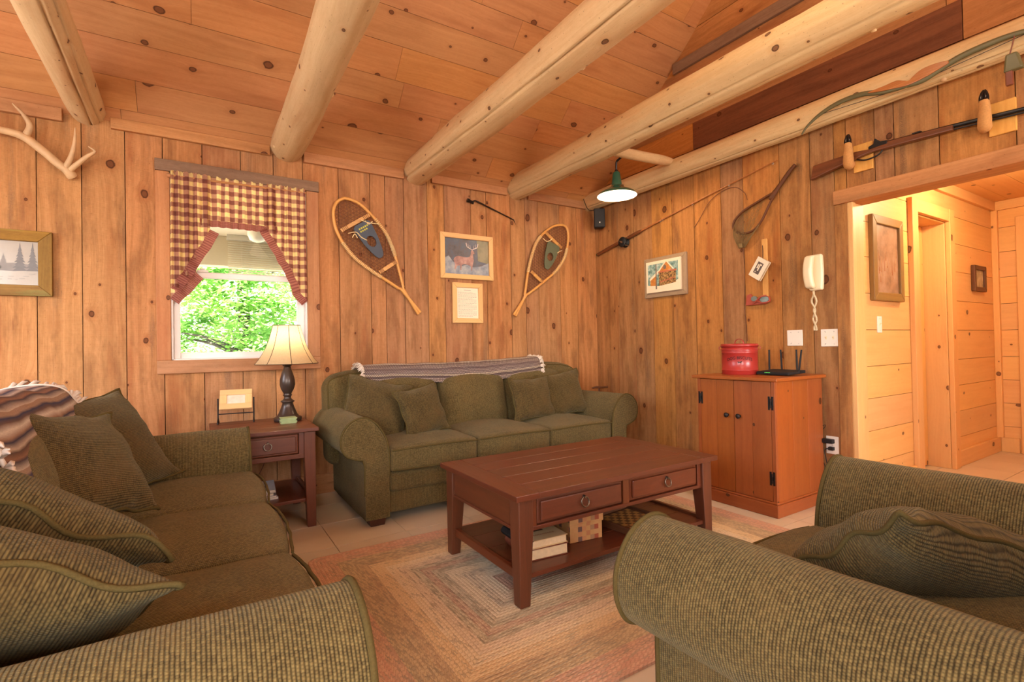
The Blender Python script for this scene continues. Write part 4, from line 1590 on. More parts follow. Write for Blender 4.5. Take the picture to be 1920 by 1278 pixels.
fr = thing('photo_easel', 'tilting wooden photo frame on a wrought iron stand beside the lamp', 'picture frame', (.215, 3.83, eh), R(-6))
b = MB()
W2 = .105
for sx in (-1, 1):
    b.tube([(sx * W2, 0, .012), (sx * W2, 0, .165)], .0045, 8)
    b.tube(spline([(sx * W2, -.042, .0), (sx * W2, -.034, .016), (sx * W2, -.012, .030), (sx * W2, 0, .034), (sx * W2, .012, .030), (sx * W2, .034, .016), (sx * W2, .042, .0)], 4), .0045, 8)
b.tube([(-W2, 0, .062), (W2, 0, .062)], .0035, 8)
b.build('stand', M['iron'], fr)
tm = Matrix.Translation((0, 0, .155)) @ Matrix.Rotation(R(-38), 4, 'X')
b = MB(tm)
fw, fh, bd = .096, .076, .042
for x0, x1, z0, z1 in ((-fw, fw, -fh, -fh + bd), (-fw, fw, fh - bd, fh), (-fw, -fw + bd, -fh + bd, fh - bd), (fw - bd, fw, -fh + bd, fh - bd)):
    b.box(x0, x1, -.008, .008, z0, z1)
b.build('frame', M['frame_pine'], fr, bevel=.003)
b = MB(tm)
b.box(-fw + bd, fw - bd, -.001, .004, -fh + bd, fh - bd)
gl = NB('glazed_photo')
gl.pbr(gl.mix(gl.noise(gl.n('TexCoord').outputs['Object'], 25, 3), lin(190, 176, 150), lin(232, 224, 206)), .06, 0, None, .8, .6)
b.build('photo', gl.m, fr)
for i in range(6):
    b = MB()
    b.hexa([(x * (1 + .03 * h1(i, x * 9)), y, z) for x in (-.048, .048) for y in (-.048, .048) for z in (0, .0058)])
    o = b.build('coaster', [M['sage'], M['sage']], bevel=.001)
    o.location = (.500 + rnd.uniform(-.003, .003), 3.585 + rnd.uniform(-.003, .003), eh + .0003 + i * .006)
    o.rotation_euler = (0, 0, R(-4 + rnd.uniform(-5, 5)))
    tag(o, ['sage coaster at the bottom of the small pile by the lamp', 'second sage coaster up from the table top', 'third sage coaster up from the table top', 'fourth sage coaster up from the table top', 'sage coaster just under the topmost one', 'topmost sage coaster of the small pile by the lamp'][i], 'coaster', 'sage coasters by the lamp')
cd = MB()
cd.tube(spline([(.50, 3.90, .60), (.47, 3.955, .50), (.42, 3.965, .36), (.36, 3.96, .22), (.30, 3.955, .19)], 6), .003, 6)
tag(cd.build('lamp_cord', M['cordbrown']), 'thin brown lamp cord hanging behind the end table', 'cord')

# ------------------------------------------------------------------ pine cabinet
cb = thing('pine_cabinet', 'stained pine cabinet with two plank doors and black hinges against the right wall', 'cabinet', (3.0, 2.035, 0))
# local: front at x = 0 facing -x, width along y, depth along +x
cy, cdp = .27, .56
b = MB()
for sy in (-1, 1):
    for k in range(3):
        b.box(.02 + (cdp - .02) * k / 3 + .0004, .02 + (cdp - .02) * (k + 1) / 3 - .0004, sy * cy - .01, sy * cy + .01, .09, .835, along=2)
b.box(cdp - .012, cdp, -cy + .01, cy - .01, .09, .835, along=2)
b.box(.02, cdp - .012, -cy + .01, cy - .01, .09, .11)
for sy in (-1, 1):
    b.box(-.001, .02, sy * (cy - .002) - .0125, sy * (cy - .002) + .0125, .09, .835, along=2)
b.build('cabinet_body', M['cabpine'], cb, bevel=.002)
b = MB()
b.box(-.028, cdp + .0, -cy - .04, cy + .04, .835, .857, along=1)
b.build('top', M['cabpine'], cb, bevel=.005)
b = MB()
b.box(-.016, cdp - .0, -cy - .024, cy + .024, 0, .078, along=1)
b.box(-.010, cdp - .0, -cy - .018, cy + .018, .078, .092, along=1)
b.build('plinth', M['cabpine'], cb, bevel=.005)
for sy in (-1, 1):
    b = MB()
    y0, y1 = (.0012, cy - .016) if sy > 0 else (-cy + .016, -.0012)
    for k in range(2):
        a, c = y0 + (y1 - y0) * k / 2, y0 + (y1 - y0) * (k + 1) / 2
        b.box(-.001, .018, a + .0008, c - .0008, .094, .831, along=2)
    dd = b.build('cabinet_door', M['cabpine'], cb, bevel=.0018)
    b = MB()
    b.lathe([(.0, .0), (.009, .0), (.007, .01), (.010, .016), (.016, .02), (.0165, .025), (.012, .031), (.0, .033)], 18)
    for i, p in enumerate(b.v):
        b.v[i] = Vector((-.001 - p.z, p.x + sy * .043, p.y + .60))
    b.build('knob', M['iron'], dd)
    for zc in (.70, .235):
        b = MB()
        ye = sy * (cy - .016)
        for s2 in (-1, 1):
            b.box(-.0045, -.001, ye + s2 * .011 - .006, ye + s2 * .011 + .006, zc - .042, zc + .042)
        b.box(-.0045, -.001, ye - .008, ye + .008, zc - .012, zc + .012)
        b.tube([(-.005, ye, zc - .03), (-.005, ye, zc + .03)], .003, 8)
        b.build('hinge', M['iron'], dd, bevel=.0006)

CT = .857
# biscuit tin
tn = thing('biscuit_tin', 'red enamel biscuit tin with a lid and black lettering on the cabinet', 'tin', (3.25, 2.150, CT))
tr_ = .118
b = MB()
b.lathe([(0, 0), (tr_ - .003, 0), (tr_, .003), (tr_, .03), (tr_ + .002, .032), (tr_, .034), (tr_, .150), (tr_ + .002, .152), (tr_, .155), (tr_, .160), (tr_ + .002, .162), (tr_, .165), (tr_, .170), (tr_ + .002, .172), (tr_, .175), (tr_, .195), (0, .195)], 48)
b.build('tin_body', M['red'], tn)
b = MB()
b.lathe([(tr_ + .001, .192), (tr_ + .005, .192), (tr_ + .005, .208), (tr_ + .001, .213), (tr_ - .02, .215), (0, .217)], 48)
ld = b.build('lid', M['red'], tn)
b = MB()
b.tube(spline([(0, .034, .214), (0, .030, .232), (0, .012, .246), (0, -.012, .246), (0, -.030, .232), (0, -.034, .214)], 5), .005, 8, flat=.5)
b.build('lid_handle', M['red'], ld)
for sy in (-1, 1):
    b = MB()
    vw = Vector((-.847, .532, 0)) if False else Vector((.532 * 0 + .55 * sy, -.84 * sy, 0)).normalized()
    c = vw * (tr_ + .004)
    b.tube([c + Vector((0, 0, .185)) + (vw * math.cos(2 * PI * k / 16) + Vector((0, 0, 1)) * math.sin(2 * PI * k / 16)) * .012 for k in range(16)], .0025, 6, loop=True)
    b.build('ear', M['red'], tn)
def bend_text(txt, size, r, zc, arc, parent, ang0, name='lettering', mat='black'):
    cu = bpy.data.curves.new('t', 'FONT')
    cu.body = txt
    cu.size = size
    cu.align_x = 'CENTER'
    ob = bpy.data.objects.new('t', cu)
    C.objects.link(ob)
    bpy.context.view_layer.update()
    dg = bpy.context.evaluated_depsgraph_get()
    me = bpy.data.meshes.new_from_object(ob.evaluated_get(dg))
    print('text verts', len(me.vertices))
    bpy.data.objects.remove(ob)
    bm = bmesh.new()
    bm.from_mesh(me)
    bmesh.ops.triangulate(bm, faces=bm.faces)
    for v in bm.verts:
        x, y = v.co.x * .86, v.co.y
        a = ang0 + x / r
        z = zc + y - arc * x * x
        v.co = Vector((r * math.cos(a), r * math.sin(a), z))
    ex = bmesh.ops.extrude_face_region(bm, geom=list(bm.faces))
    for v in [g for g in ex['geom'] if isinstance(g, bmesh.types.BMVert)]:
        k = 1 + .0006 / r
        v.co.x *= k
        v.co.y *= k
    bm.to_mesh(me)
    bm.free()
    me.name = name
    me.materials.append(M[mat])
    o = bpy.data.objects.new(name, me)
    C.objects.link(o)
    o.parent = parent
    return o
va = math.atan2(-2.15, -3.25)
bend_text('DOG BISCUITS', .030, tr_ + .0016, .108, 2.0, tn, va)
dog = [(-14, 8), (-9, 9), (-5, 6.5), (4, 6), (8, 10), (12, 10.5), (13, 8), (16, 7), (15.5, 5.5), (11, 5), (9.5, 1), (10, -6), (8, -6), (7, 0), (4, 1), (-3, 1), (-5, -1), (-4, -6), (-6, -6), (-8, -1), (-9.5, 4), (-13, 6.5)]
b = MB()
rr = tr_ + .002
b.poly([(rr * math.cos(va + x / 1000 / rr), rr * math.sin(va + x / 1000 / rr), .084 + z / 1000) for x, z in dog])
b.build('dog_emblem', M['black'], tn)
# router
ro = thing('wifi_router', 'flat black router with four upright antennas on the cabinet top', 'router', (3.315, 1.895, CT), R(-6))
b = MB()
b.hexa([(x * (1 if z == 0 else .92), y * (1 if z == 0 else .94), z + (.010 if (z and x > 0) else 0)) for x in (-.095, .095) for y in (-.125, .125) for z in (.004, .024)])
b.build('router_body', M['black'], ro, bevel=.004)
b = MB()
for k in range(4):
    b.box(-.092, -.0915, .012 + k * .011, .017 + k * .011, .0165, .019)
b.build('status_light', M['led'], ro)
for k, y in enumerate((-.115, -.06, .05, .105)):
    b = MB()
    tl = (-.16, .02, .05, -.01)[k] * -1
    x = (.02, .085, .085, .03)[k]
    p0 = Vector((x, y, .018))
    p1 = p0 + Vector((.0, tl * .14 * -1, .15))
    b.tube([p0, p0 + (p1 - p0) * .2, p0 + (p1 - p0) * .25, p1], [.007, .007, .0075, .0065], 8, flat=.7)
    b.build('antenna', M['black'], ro)

# ------------------------------------------------------------------ things on the walls
def framed(name, label, c, w, h, rz, bd, dep, fmat, group=None, tilt=0, mitre=True):
    """frame facing local -y, back on the wall; returns root and a function that adds flat prints"""
    root = thing(name, label, 'picture', c, rz, group)
    root.rotation_euler = (0, R(tilt), rz)
    W2, H2 = w / 2, h / 2
    b = MB()
    def bar(o0, o1, i1, i0, along):
        v = []
        for (x, z) in (o0, i0, o1, i1):
            for y in (-dep, 0):
                v.append((x, y, z))
        b.add(v, [(0, 1, 3, 2), (4, 6, 7, 5), (0, 4, 5, 1), (2, 3, 7, 6), (0, 2, 6, 4), (1, 5, 7, 3)], along=along)
    bar((-W2, H2), (W2, H2), (W2 - bd, H2 - bd), (-W2 + bd, H2 - bd), 0)
    bar((-W2, -H2), (W2, -H2), (W2 - bd, -H2 + bd), (-W2 + bd, -H2 + bd), 0)
    bar((-W2, -H2), (-W2, H2), (-W2 + bd, H2 - bd), (-W2 + bd, -H2 + bd), 2)
    bar((W2, -H2), (W2, H2), (W2 - bd, H2 - bd), (W2 - bd, -H2 + bd), 2)
    b.build('frame', fmat, root, bevel=.004)
    return root
def flat(mb, pts, y, mi):
    mb.poly([(x, y, z) for x, z in pts], mi=mi)
def rect(x0, x1, z0, z1):
    return [(x0, z0), (x1, z0), (x1, z1), (x0, z1)]
def print_mat(name, stops, scale=6.0, rough=.4, ztop=None):
    b = NB(name)
    tc = b.n('TexCoord').outputs['Object']
    nz = b.noise(tc, scale, 5, .65)
    b.pbr(b.ramp(nz, stops), rough, 0, None, .5)
    return b.m

# deer picture
r_ = framed('deer_picture', 'pine framed picture of a pale antlered deer in a dark wood', (2.055, D - .001, 1.893), .527, .402, 0, .043, .022, M['frame_pine'])
night = print_mat('dusk_forest', [(.30, lin(46, 44, 52)), (.45, lin(84, 78, 84)), (.56, lin(76, 84, 104)), (.68, lin(104, 100, 96))], 9)
mist = print_mat('misty_ground', [(.3, lin(96, 108, 128)), (.5, lin(140, 146, 158)), (.7, lin(170, 168, 170))], 14)
body = print_mat('deer_coat', [(.3, lin(124, 84, 84)), (.5, lin(160, 116, 110)), (.7, lin(190, 150, 140))], 16)
bone = plain('pale_antler_paint', lin(222, 204, 198), .3)
olive = print_mat('pale_trunks', [(.3, lin(104, 98, 74)), (.6, lin(132, 122, 96))], 10)
b = MB()
flat(b, rect(-.222, .222, -.16, .16), -.006, 0)
flat(b, [(.11, -.03), (.222, -.05), (.222, .16), (.10, .16)], -.0066, 4)
flat(b, [(-.222, -.16), (.222, -.16), (.222, -.04), (.14, -.075), (.06, -.09), (0, -.07), (-.06, -.085), (-.14, -.05), (-.18, 0), (-.222, -.02)], -.0072, 1)
flat(b, [(-.135, -.03), (-.12, -.008), (-.09, .004), (-.05, 0), (0, -.004), (.028, .006), (.038, .03), (.040, .058), (.052, .068), (.066, .056), (.076, .040), (.072, .032), (.058, .030), (.062, .006), (.066, -.03), (.056, -.07), (.046, -.12), (.038, -.12), (.036, -.08), (.01, -.07), (-.03, -.065), (-.055, -.075), (-.06, -.12), (-.07, -.12), (-.072, -.08), (-.10, -.085), (-.118, -.12), (-.126, -.118), (-.122, -.07)], -.0078, 2)
b.build('print', [night, mist, body, bone, olive], r_)
b = MB()
for sx in (-1, 1):
    beam = spline([(.05, -.009, .066), (.05 + sx * .022, -.009, .078), (.05 + sx * .05, -.009, .092), (.05 + sx * .062, -.009, .125)], 5)
    b.tube(beam, .0032, 6)
    for x, z, l in ((.018, .08, .03), (.036, .086, .034), (.052, .097, .03)):
        b.tube([(.05 + sx * x, -.009, z), (.05 + sx * (x + .004), -.009, z + l)], .0022, 5)
b.build('antler_paint', bone, r_)
# framed document
r_ = framed('framed_notice', 'small upright pine frame with a printed sheet below the deer picture', (2.052, D - .001, 1.48), .302, .358, 0, .043, .02, M['frame_pine'])
b = MB()
flat(b, rect(-.11, .11, -.138, .138), -.005, 0)
z = .118
flat(b, rect(-.035, .035, .112, .116), -.0056, 1)
rr = random.Random(3)
for k in range(21):
    z = .094 - k * .0108
    x = -.092
    x1 = .092 if k % 5 else .05
    while x < x1:
        l = rr.uniform(.006, .022)
        flat(b, rect(x, min(x + l, x1), z, z + .0028), -.0056, 1)
        x += l + .004
b.build('printed_sheet', [M['paper'], plain('faded_print', lin(160, 148, 140), .8)], r_)
# winter drawing at the far left
r_ = framed('winter_drawing', 'barn wood framed pencil drawing of snowy firs, below the antler', (-1.005, D - .001, 1.626), .55, .385, 0, .064, .024, M['frame_moss'])
grey = plain('pencil_grey', lin(108, 103, 102), .5)
grey2 = plain('pencil_light', lin(128, 121, 116), .5)
b = MB()
flat(b, rect(-.215, .215, -.132, .132), -.006, 0)
flat(b, [(-.215, -.04), (-.10, -.03), (0, -.045), (.1, -.05), (.215, -.04), (.215, -.01), (.1, 0), (0, -.01), (-.1, .005), (-.215, 0)], -.0064, 2)
def fir(cx, z0, h, w, mi):
    n = 9
    for k in range(n):
        t = k / n
        zz = z0 + h * t
        ww = w * (1 - t) * (1 if k % 2 else .85)
        flat(b, [(cx - ww, zz - .006), (cx + ww, zz - .004), (cx, zz + h / n * 1.6)], -.0068 - .0001 * k, mi)
for cx, z0, h, w, mi in ((.13, -.04, .15, .036, 1), (.185, -.04, .155, .034, 1), (.06, -.03, .08, .03, 2), (.03, -.03, .07, .028, 2), (-.05, -.03, .09, .03, 2), (-.12, -.04, .14, .034, 1)):
    fir(cx, z0, h, w, mi)
for x in (-.02, .0, .012):
    flat(b, [(x, -.09), (x + .006, -.09), (x + .004, .13), (x + .001, .13)], -.0085, 1)
for k in range(26):
    x = rr.uniform(-.2, .2)
    z = rr.uniform(-.10, -.055)
    flat(b, rect(x, x + rr.uniform(.008, .03), z, z + .0022), -.0085, 2)
b.build('drawing', [plain('drawing_paper', lin(164, 154, 142), .15, var=.04), grey, grey2], r_)
# cabin picture on the right wall
r_ = framed('cabin_picture', 'grey framed winter picture of a cabin with stacked logs', (XW - .001, 3.075, 1.690), .478, .365, R(-90), .055, .022, M['frame_grey'])
sky_ = print_mat('winter_sky', [(.35, lin(70, 104, 96)), (.5, lin(140, 172, 166)), (.65, lin(206, 216, 206))], 26)
snow = plain('print_snow', lin(240, 224, 196), .3, var=.03)
cabw = print_mat('cabin_planks', [(.3, lin(170, 96, 44)), (.6, lin(216, 146, 74))], 12)
pile = print_mat('wood_pile', [(.4, lin(70, 50, 34)), (.5, lin(150, 112, 66)), (.62, lin(196, 158, 104))], 70)
redr = plain('roof_red', lin(186, 106, 80), .3)
b = MB()
b.box(-.200, .190, -.036, -.004, -.138, .146, mi=1)
flat(b, rect(-.18, .165, -.085, .12), -.0366, 0)
flat(b, [(-.18, -.105), (.165, -.105), (.165, -.045), (.08, -.075), (-.05, -.085), (-.18, -.07)], -.0370, 1)
flat(b, [(-.15, -.075), (-.075, -.08), (-.075, .02), (-.15, -.01)], -.0374, 2)
flat(b, [(-.16, -.012), (-.06, .055), (-.06, .025), (-.155, -.03)], -.0378, 1)
flat(b, [(-.05, -.085), (.14, -.07), (.14, .045), (-.05, .04)], -.0374, 3)
flat(b, [(-.06, .04), (.035, .128), (.10, .05)], -.0378, 2)
flat(b, [(-.075, .035), (.035, .142), (.042, .132), (-.055, .035)], -.0382, 1)
flat(b, [(.028, .135), (.036, .142), (.125, .05), (.110, .048)], -.0382, 1)
flat(b, rect(-.055, .15, .034, .046), -.0384, 4)
flat(b, [(.02 + .017 * math.cos(2 * PI * k / 16), .078 + .02 * math.sin(2 * PI * k / 16)) for k in range(16)], -.0386, 5)
flat(b, [(-.088, -.11), (-.072, -.11), (-.074, .12), (-.085, .12)], -.0390, 5)
flat(b, [(-.04, -.055), (.13, -.03), (.13, -.022), (-.04, -.045)], -.0390, 4)
b.build('print', [sky_, snow, cabw, pile, redr, plain('print_grey', lin(120, 104, 92), .3)], r_)
# pictures in the hall
r_ = framed('hall_picture', 'tall gilt framed dim print beside the doorway in the hall', (4.15, HY - .001, 1.648), .478, .592, 0, .058, .03, M['frame_gilt'])
b = MB()
flat(b, rect(-.185, .185, -.24, .24), -.014, 0)
rr = random.Random(11)
for k in range(26):
    x = rr.uniform(-.15, .15)
    z = rr.uniform(-.17, .02)
    h_ = rr.uniform(.03, .10)
    flat(b, [(x - .004, z), (x + .004, z), (x + rr.uniform(-.004, .006), z + h_)], -.0145, 1 + k % 2)
b.build('print', [print_mat('brown_scene', [(.3, lin(112, 84, 62)), (.5, lin(156, 120, 92)), (.7, lin(172, 142, 120))], 7), plain('pale_strokes', lin(206, 170, 130), .2), plain('rust_strokes', lin(170, 106, 66), .2)], r_)
r_ = framed('small_hall_picture', 'small dark framed picture alone on the far hall boards', (6.005, HY - .001, 1.615), .30, .232, 0, .04, .03, M['stick'])
b = MB()
flat(b, rect(-.115, .115, -.08, .08), -.014, 0)
b.build('print', print_mat('pale_hall_scene', [(.3, lin(120, 104, 74)), (.5, lin(170, 152, 112)), (.7, lin(206, 192, 160))], 16), r_)

# antler
an = thing('antler', 'shed deer antler hung on the wall at the far left, above the winter drawing', 'antler', (-.64, D - .04, 2.18))
o = Vector((-.64, 3.97, 2.18))
def rel(p):
    return Vector((p[0], p[1], p[2])) - o
b = MB()
mp = spline([rel(p) for p in ((-1.28, 3.93, 2.33), (-1.12, 3.93, 2.375), (-.944, 3.94, 2.372), (-.845, 3.95, 2.355), (-.755, 3.955, 2.285), (-.70, 3.96, 2.232), (-.655, 3.965, 2.195), (-.632, 3.985, 2.165))], 6)
n = len(mp)
b.tube(mp, [interp(i / n, [0, .2, .5, .8, .93, 1], [.006, .018, .024, .024, .030, .026]) for i in range(n)], 12)
b.build('main_beam', M['antler'], an)
for pts, r0 in ((((-.84, 3.955, 2.355), (-.815, 3.945, 2.42), (-.838, 3.935, 2.475), (-.885, 3.925, 2.53)), .019), (((-.665, 3.96, 2.20), (-.632, 3.935, 2.27), (-.612, 3.91, 2.35), (-.606, 3.90, 2.44)), .017), (((-.65, 3.965, 2.19), (-.60, 3.93, 2.235), (-.55, 3.90, 2.28), (-.515, 3.89, 2.312), (-.545, 3.885, 2.335)), .016)):
    b = MB()
    q = spline([rel(p) for p in pts], 6)
    b.tube(q, [r0 * (1 - .85 * (i / (len(q) - 1)) ** 1.6) for i in range(len(q))], 10)
    b.build('tine', M['antler'], an)

# valance and rod
rd = MB()
rd.tube([(WX0 + .006, D - .03, 2.255), (WX1 - .006, D - .03, 2.262)], .008, 10)
rd.tube([(WX0 - .012, D - .03, 2.255), (WX0 + .006, D - .03, 2.255)], .014, 10)
tag(rd.build('curtain_rod', M['trim']), 'thin curtain rod across the top of the window carrying the checked valance', 'curtain rod')
vl = thing('checked_valance', 'burgundy and cream checked swag valance over the window', 'curtain', (.28, D - .03, 2.26))
def swag(x0, x1, prof, yoff, folds, seed, band=.048, hdr=True, amp=.010):
    """hangs from z=.0 (local) down to prof(x); returns cloth and hem band meshes"""
    N, K = 60, 26
    xs = [p[0] for p in prof]
    zs = [p[1] for p in prof]
    cl, bn = MB(), MB()
    P = []
    for i in range(N + 1):
        t = i / N
        x = x0 + (x1 - x0) * t
        zb = interp(x, xs, zs)
        row = []
        ph = t * folds * 2 * PI + seed + 1.3 * h1(t * 4, seed)
        for k in range(K + 4):
            if k < 3:
                z = [.026, .014, .0][k]
                a = [.010, .006, .002][k]
                s = 0
            else:
                s = (k - 3) / K
                z = -.006 + (zb + .006) * s
                a = amp * (.35 + .65 * min(1, s * 3))
            y = yoff - (.006 if k >= 3 else .011 - .004 * k) - a * (math.sin(ph + .5 * s * math.sin(seed)) + .35 * math.sin(2.3 * ph + 1))
            row.append(Vector((x + .004 * math.sin(ph * .5 + s * 2), y, z + (.004 * math.sin(ph * 2) if k < 2 else 0))))
        P.append(row)
    stretch = 1.12
    def strip(mb, k0, k1, get):
        vs, fs, uv = [], [], []
        M_ = k1 - k0
        for i in range(N + 1):
            for k in range(k0, k1 + 1):
                vs.append(get(i, k))
        for i in range(N):
            for k in range(M_):
                a = i * (M_ + 1) + k
                q = (a, a + M_ + 1, a + M_ + 2, a + 1)
                fs.append(q)
                uv.append([((x0 + (x1 - x0) * (i + (1 if j in (1, 2) else 0)) / N) * stretch + 3, vs[q[j]].z + 3) for j in range(4)])
        mb.add(vs, fs, uv, smooth=True)
    strip(cl, 0, K + 3, lambda i, k: P[i][k])
    # hem band: runs below the cloth, parallel to its edge
    E = [P[i][K + 3] for i in range(N + 1)]
    def bp(i, k):
        a, c = E[max(i - 7, 0)], E[min(i + 7, N)]
        t = Vector((c.x - a.x, 0, c.z - a.z))
        if t.length < 1e-6:
            t = Vector((1, 0, 0))
        t.normalize()
        nrm = Vector((t.z, 0, -t.x))
        if nrm.z > 0:
            nrm = -nrm
        return E[i] + nrm * (band * k / 3 - .002) + Vector((0, -.0015, 0))
    strip(bn, 0, 3, bp)
    return cl, bn
Zr = 2.26
def loc(pr):
    return [(x - .28, z - Zr) for x, z in pr]
c_, h_ = swag(.02 - .28, .50 - .28, loc([(.02, 1.99), (.07, 1.985), (.25, 1.985), (.45, 1.98), (.50, 1.985)]), .010, 9, 1, .045)
vc = c_.build('center_valance', M['gingham'], vl, fix=False)
h_.build('hem_band', M['band'], vc, fix=False)
c_, h_ = swag(WX0 - .28 + .004, .085 - .28, loc([(-.146, 1.50), (-.09, 1.60), (.00, 1.76), (.05, 1.86), (.085, 1.92)]), -.004, 4.5, 2, .06)
vc = c_.build('side_swag', M['gingham'], vl, fix=False)
h_.build('hem_band', M['band'], vc, fix=False)
c_, h_ = swag(WX0 - .28 + .002, .0 - .28, loc([(-.146, 1.44), (-.11, 1.49), (-.05, 1.56), (.0, 1.62)]), .008, 2.5, 5, .06)
vc = c_.build('side_tail', M['gingham'], vl, fix=False)
h_.build('hem_band', M['band'], vc, fix=False)
c_, h_ = swag(.43 - .28, WX1 - .28 - .006, loc([(.43, 1.97), (.50, 1.84), (.57, 1.72), (.62, 1.60), (.645, 1.52), (.70, 1.45)]), -.002, 5, 3, .055)
vc = c_.build('side_swag', M['gingham'], vl, fix=False)
h_.build('hem_band', M['band'], vc, fix=False)

# snowshoes
def inside(p, poly):
    x, z = p
    c = False
    for i in range(len(poly)):
        x1, z1 = poly[i]
        x2, z2 = poly[(i + 1) % len(poly)]
        if (z1 > z) != (z2 > z) and x < (x2 - x1) * (z - z1) / (z2 - z1) + x1:
            c = not c
    return c
def clip(p0, d, poly, L=2.0, n=500):
    out, cur = [], None
    for k in range(n + 1):
        q = (p0[0] + d[0] * L * (k / n - .5), p0[1] + d[1] * L * (k / n - .5))
        if inside(q, poly):
            if cur is None:
                cur = q
            last = q
        elif cur is not None:
            out.append((cur, last))
            cur = None
    return out
def snowshoe(label, left, right, tail, bars, bind, rub, laces, marks, wraps):
    o = Vector(((left[0][0] + tail[0]) / 2, D - .035, (left[0][1] + tail[1]) / 2))
    root = thing('snowshoe', label, 'snowshoe', o, 0, 'pair of wooden snowshoes on the back wall')
    L = lambda p, y=0.0: Vector((p[0] - o.x, y, p[1] - o.z))
    loop = left[::-1] + right[1:] if False else None
    lp_ = spline([L(p) for p in left], 6)
    rp_ = spline([L(p) for p in right], 6)
    tl = L(tail)
    # one bent stave: up one side, round the toe, down the other, both ending in the tail
    dl = (tl - lp_[-1]).normalized()
    side = Vector((dl.z, 0, -dl.x)) * .012
    path = [tl - side] + [lp_[-1] - side * .5] + lp_[::-1][1:-1] + rp_[:-1] + [rp_[-1] + side * .5, tl + side]
    b = MB()
    b.tube(path, .0125, 8, up=(0, 1, 0))
    b.build('bent_frame', M['ash'], root)
    poly = [(p.x, p.z) for p in lp_[::-1]] + [(p.x, p.z) for p in rp_]
    b = MB()
    ax = (tl - L(left[0])).normalized()
    a0 = math.atan2(ax.z, ax.x)
    c0 = (sum(p[0] for p in poly) / len(poly), sum(p[1] for p in poly) / len(poly))
    for k, da in enumerate((0, 60, 120)):
        a = a0 + R(da + 90)
        d = (math.cos(a), math.sin(a))
        nn = (-d[1], d[0])
        for j in range(-46, 47):
            p0 = (c0[0] + nn[0] * j * .025, c0[1] + nn[1] * j * .025)
            for s0, s1 in clip(p0, d, poly):
                y = -.002 + .002 * k
                b.tube([(s0[0], y, s0[1]), (s1[0], y, s1[1])], .0021, 4)
    b.build('webbing', M['rawhide'], root)
    for p0, p1 in bars:
        b = MB()
        a, c = L(p0, -.004), L(p1, -.004)
        u = (c - a).normalized()
        nrm = Vector((u.z, 0, -u.x)) * .015
        y = Vector((0, .006, 0))
        b.hexa([a - nrm - y, a - nrm + y, a + nrm - y, a + nrm + y, c - nrm - y, c - nrm + y, c + nrm - y, c + nrm + y])
        bo = b.build('crossbar', M['ash'], root, bevel=.002)
        b = MB()
        for t in (.06, .11, .16, .21, .79, .84, .89, .94):
            q = a.lerp(c, t)
            b.tube([q + nrm * 1.1 + Vector((0, -.008 if s else .008, 0)) * 1 for s in (0, 1)] + [q - nrm * 1.1 + Vector((0, -.008, 0)), q - nrm * 1.1 + Vector((0, .008, 0))], .0016, 4, loop=True)
        b.build('bar_lacing', M['rawhide'], bo)
    for path_, t0, t1 in wraps:
        b = MB()
        pp = lp_ if path_ == 0 else rp_
        n0, n1 = int(t0 * (len(pp) - 1)), int(t1 * (len(pp) - 1))
        for i in range(n0, n1, 1):
            for q in (0.0, .5):
                c = pp[i].lerp(pp[i + 1], q)
                t = (pp[i + 1] - pp[i]).normalized()
                nrm = Vector((t.z, 0, -t.x))
                b.tube([c + nrm * .0145 * math.cos(2 * PI * k / 8) + Vector((0, 1, 0)) * .0145 * math.sin(2 * PI * k / 8) for k in range(8)], .003, 4, loop=True)
        b.build('frame_wrap', M['lace'], root)
    # rubber binding: tongue shaped with a toe hole
    top, bot = L(bind[0], -.012), L(bind[1], -.012)
    u = (bot - top)
    ln = u.length
    u.normalize()
    v = Vector((-u.z, 0, u.x))
    out = [(-.0, .070), (.10, .078), (.28, .072), (.5, .066), (.75, .050), (.9, .036), (1.0, .018)]
    oo = [(t * ln, wv) for t, wv in out] + [(t * ln, -wv) for t, wv in reversed(out)]
    hole = [(ln * .52 + ln * .15 * math.cos(2 * PI * k / 20), .036 * math.sin(2 * PI * k / 20)) for k in range(20)]
    N = 40
    def around(pts, n):
        pts = [Vector((p[0], p[1], 0)) for p in pts]
        c = Vector((ln * .52, 0, 0))
        res = []
        for k in range(n):
            a = 2 * PI * k / n
            d = Vector((math.cos(a), math.sin(a), 0))
            best = 0
            for i in range(len(pts)):
                p, q = pts[i] - c, pts[(i + 1) % len(pts)] - c
                den = d.x * (q.y - p.y) - d.y * (q.x - p.x)
                if abs(den) < 1e-12:
                    continue
                t = (p.x * (q.y - p.y) - p.y * (q.x - p.x)) / den
                s = (p.x * d.y - p.y * d.x) / den
                if t > 0 and -1e-6 <= s <= 1 + 1e-6:
                    best = max(best, t)
            res.append(c + d * best)
        return res
    ro_, ri_ = around(oo, N), around(hole, N)
    ro_ = [p for p in ro_]
    vs = []
    for dy in (0, -.006):
        for ringp in (ro_, ri_):
            for p in ringp:
                vs.append(top + u * p.x + v * p.y + Vector((0, dy - .010 * (1 - min(1, p.x / ln)) * (1 if dy else .3), 0)))
    fs = []
    for k in range(N):
        k2 = (k + 1) % N
        fs += [(k, k2, N + k2, N + k), (2 * N + k, 3 * N + k, 3 * N + k2, 2 * N + k2), (k, 2 * N + k, 2 * N + k2, k2), (N + k, N + k2, 3 * N + k2, 3 * N + k)]
    b = MB()
    b.add(vs, fs, along=0)
    bn = b.build('foot_binding', M[rub], root, bevel=.001)
    b = MB()
    for pts in laces:
        b.tube(spline([L(p, -.026) for p in pts], 5), .0038, 6)
    b.build('binding_lace', M['lace'], bn)
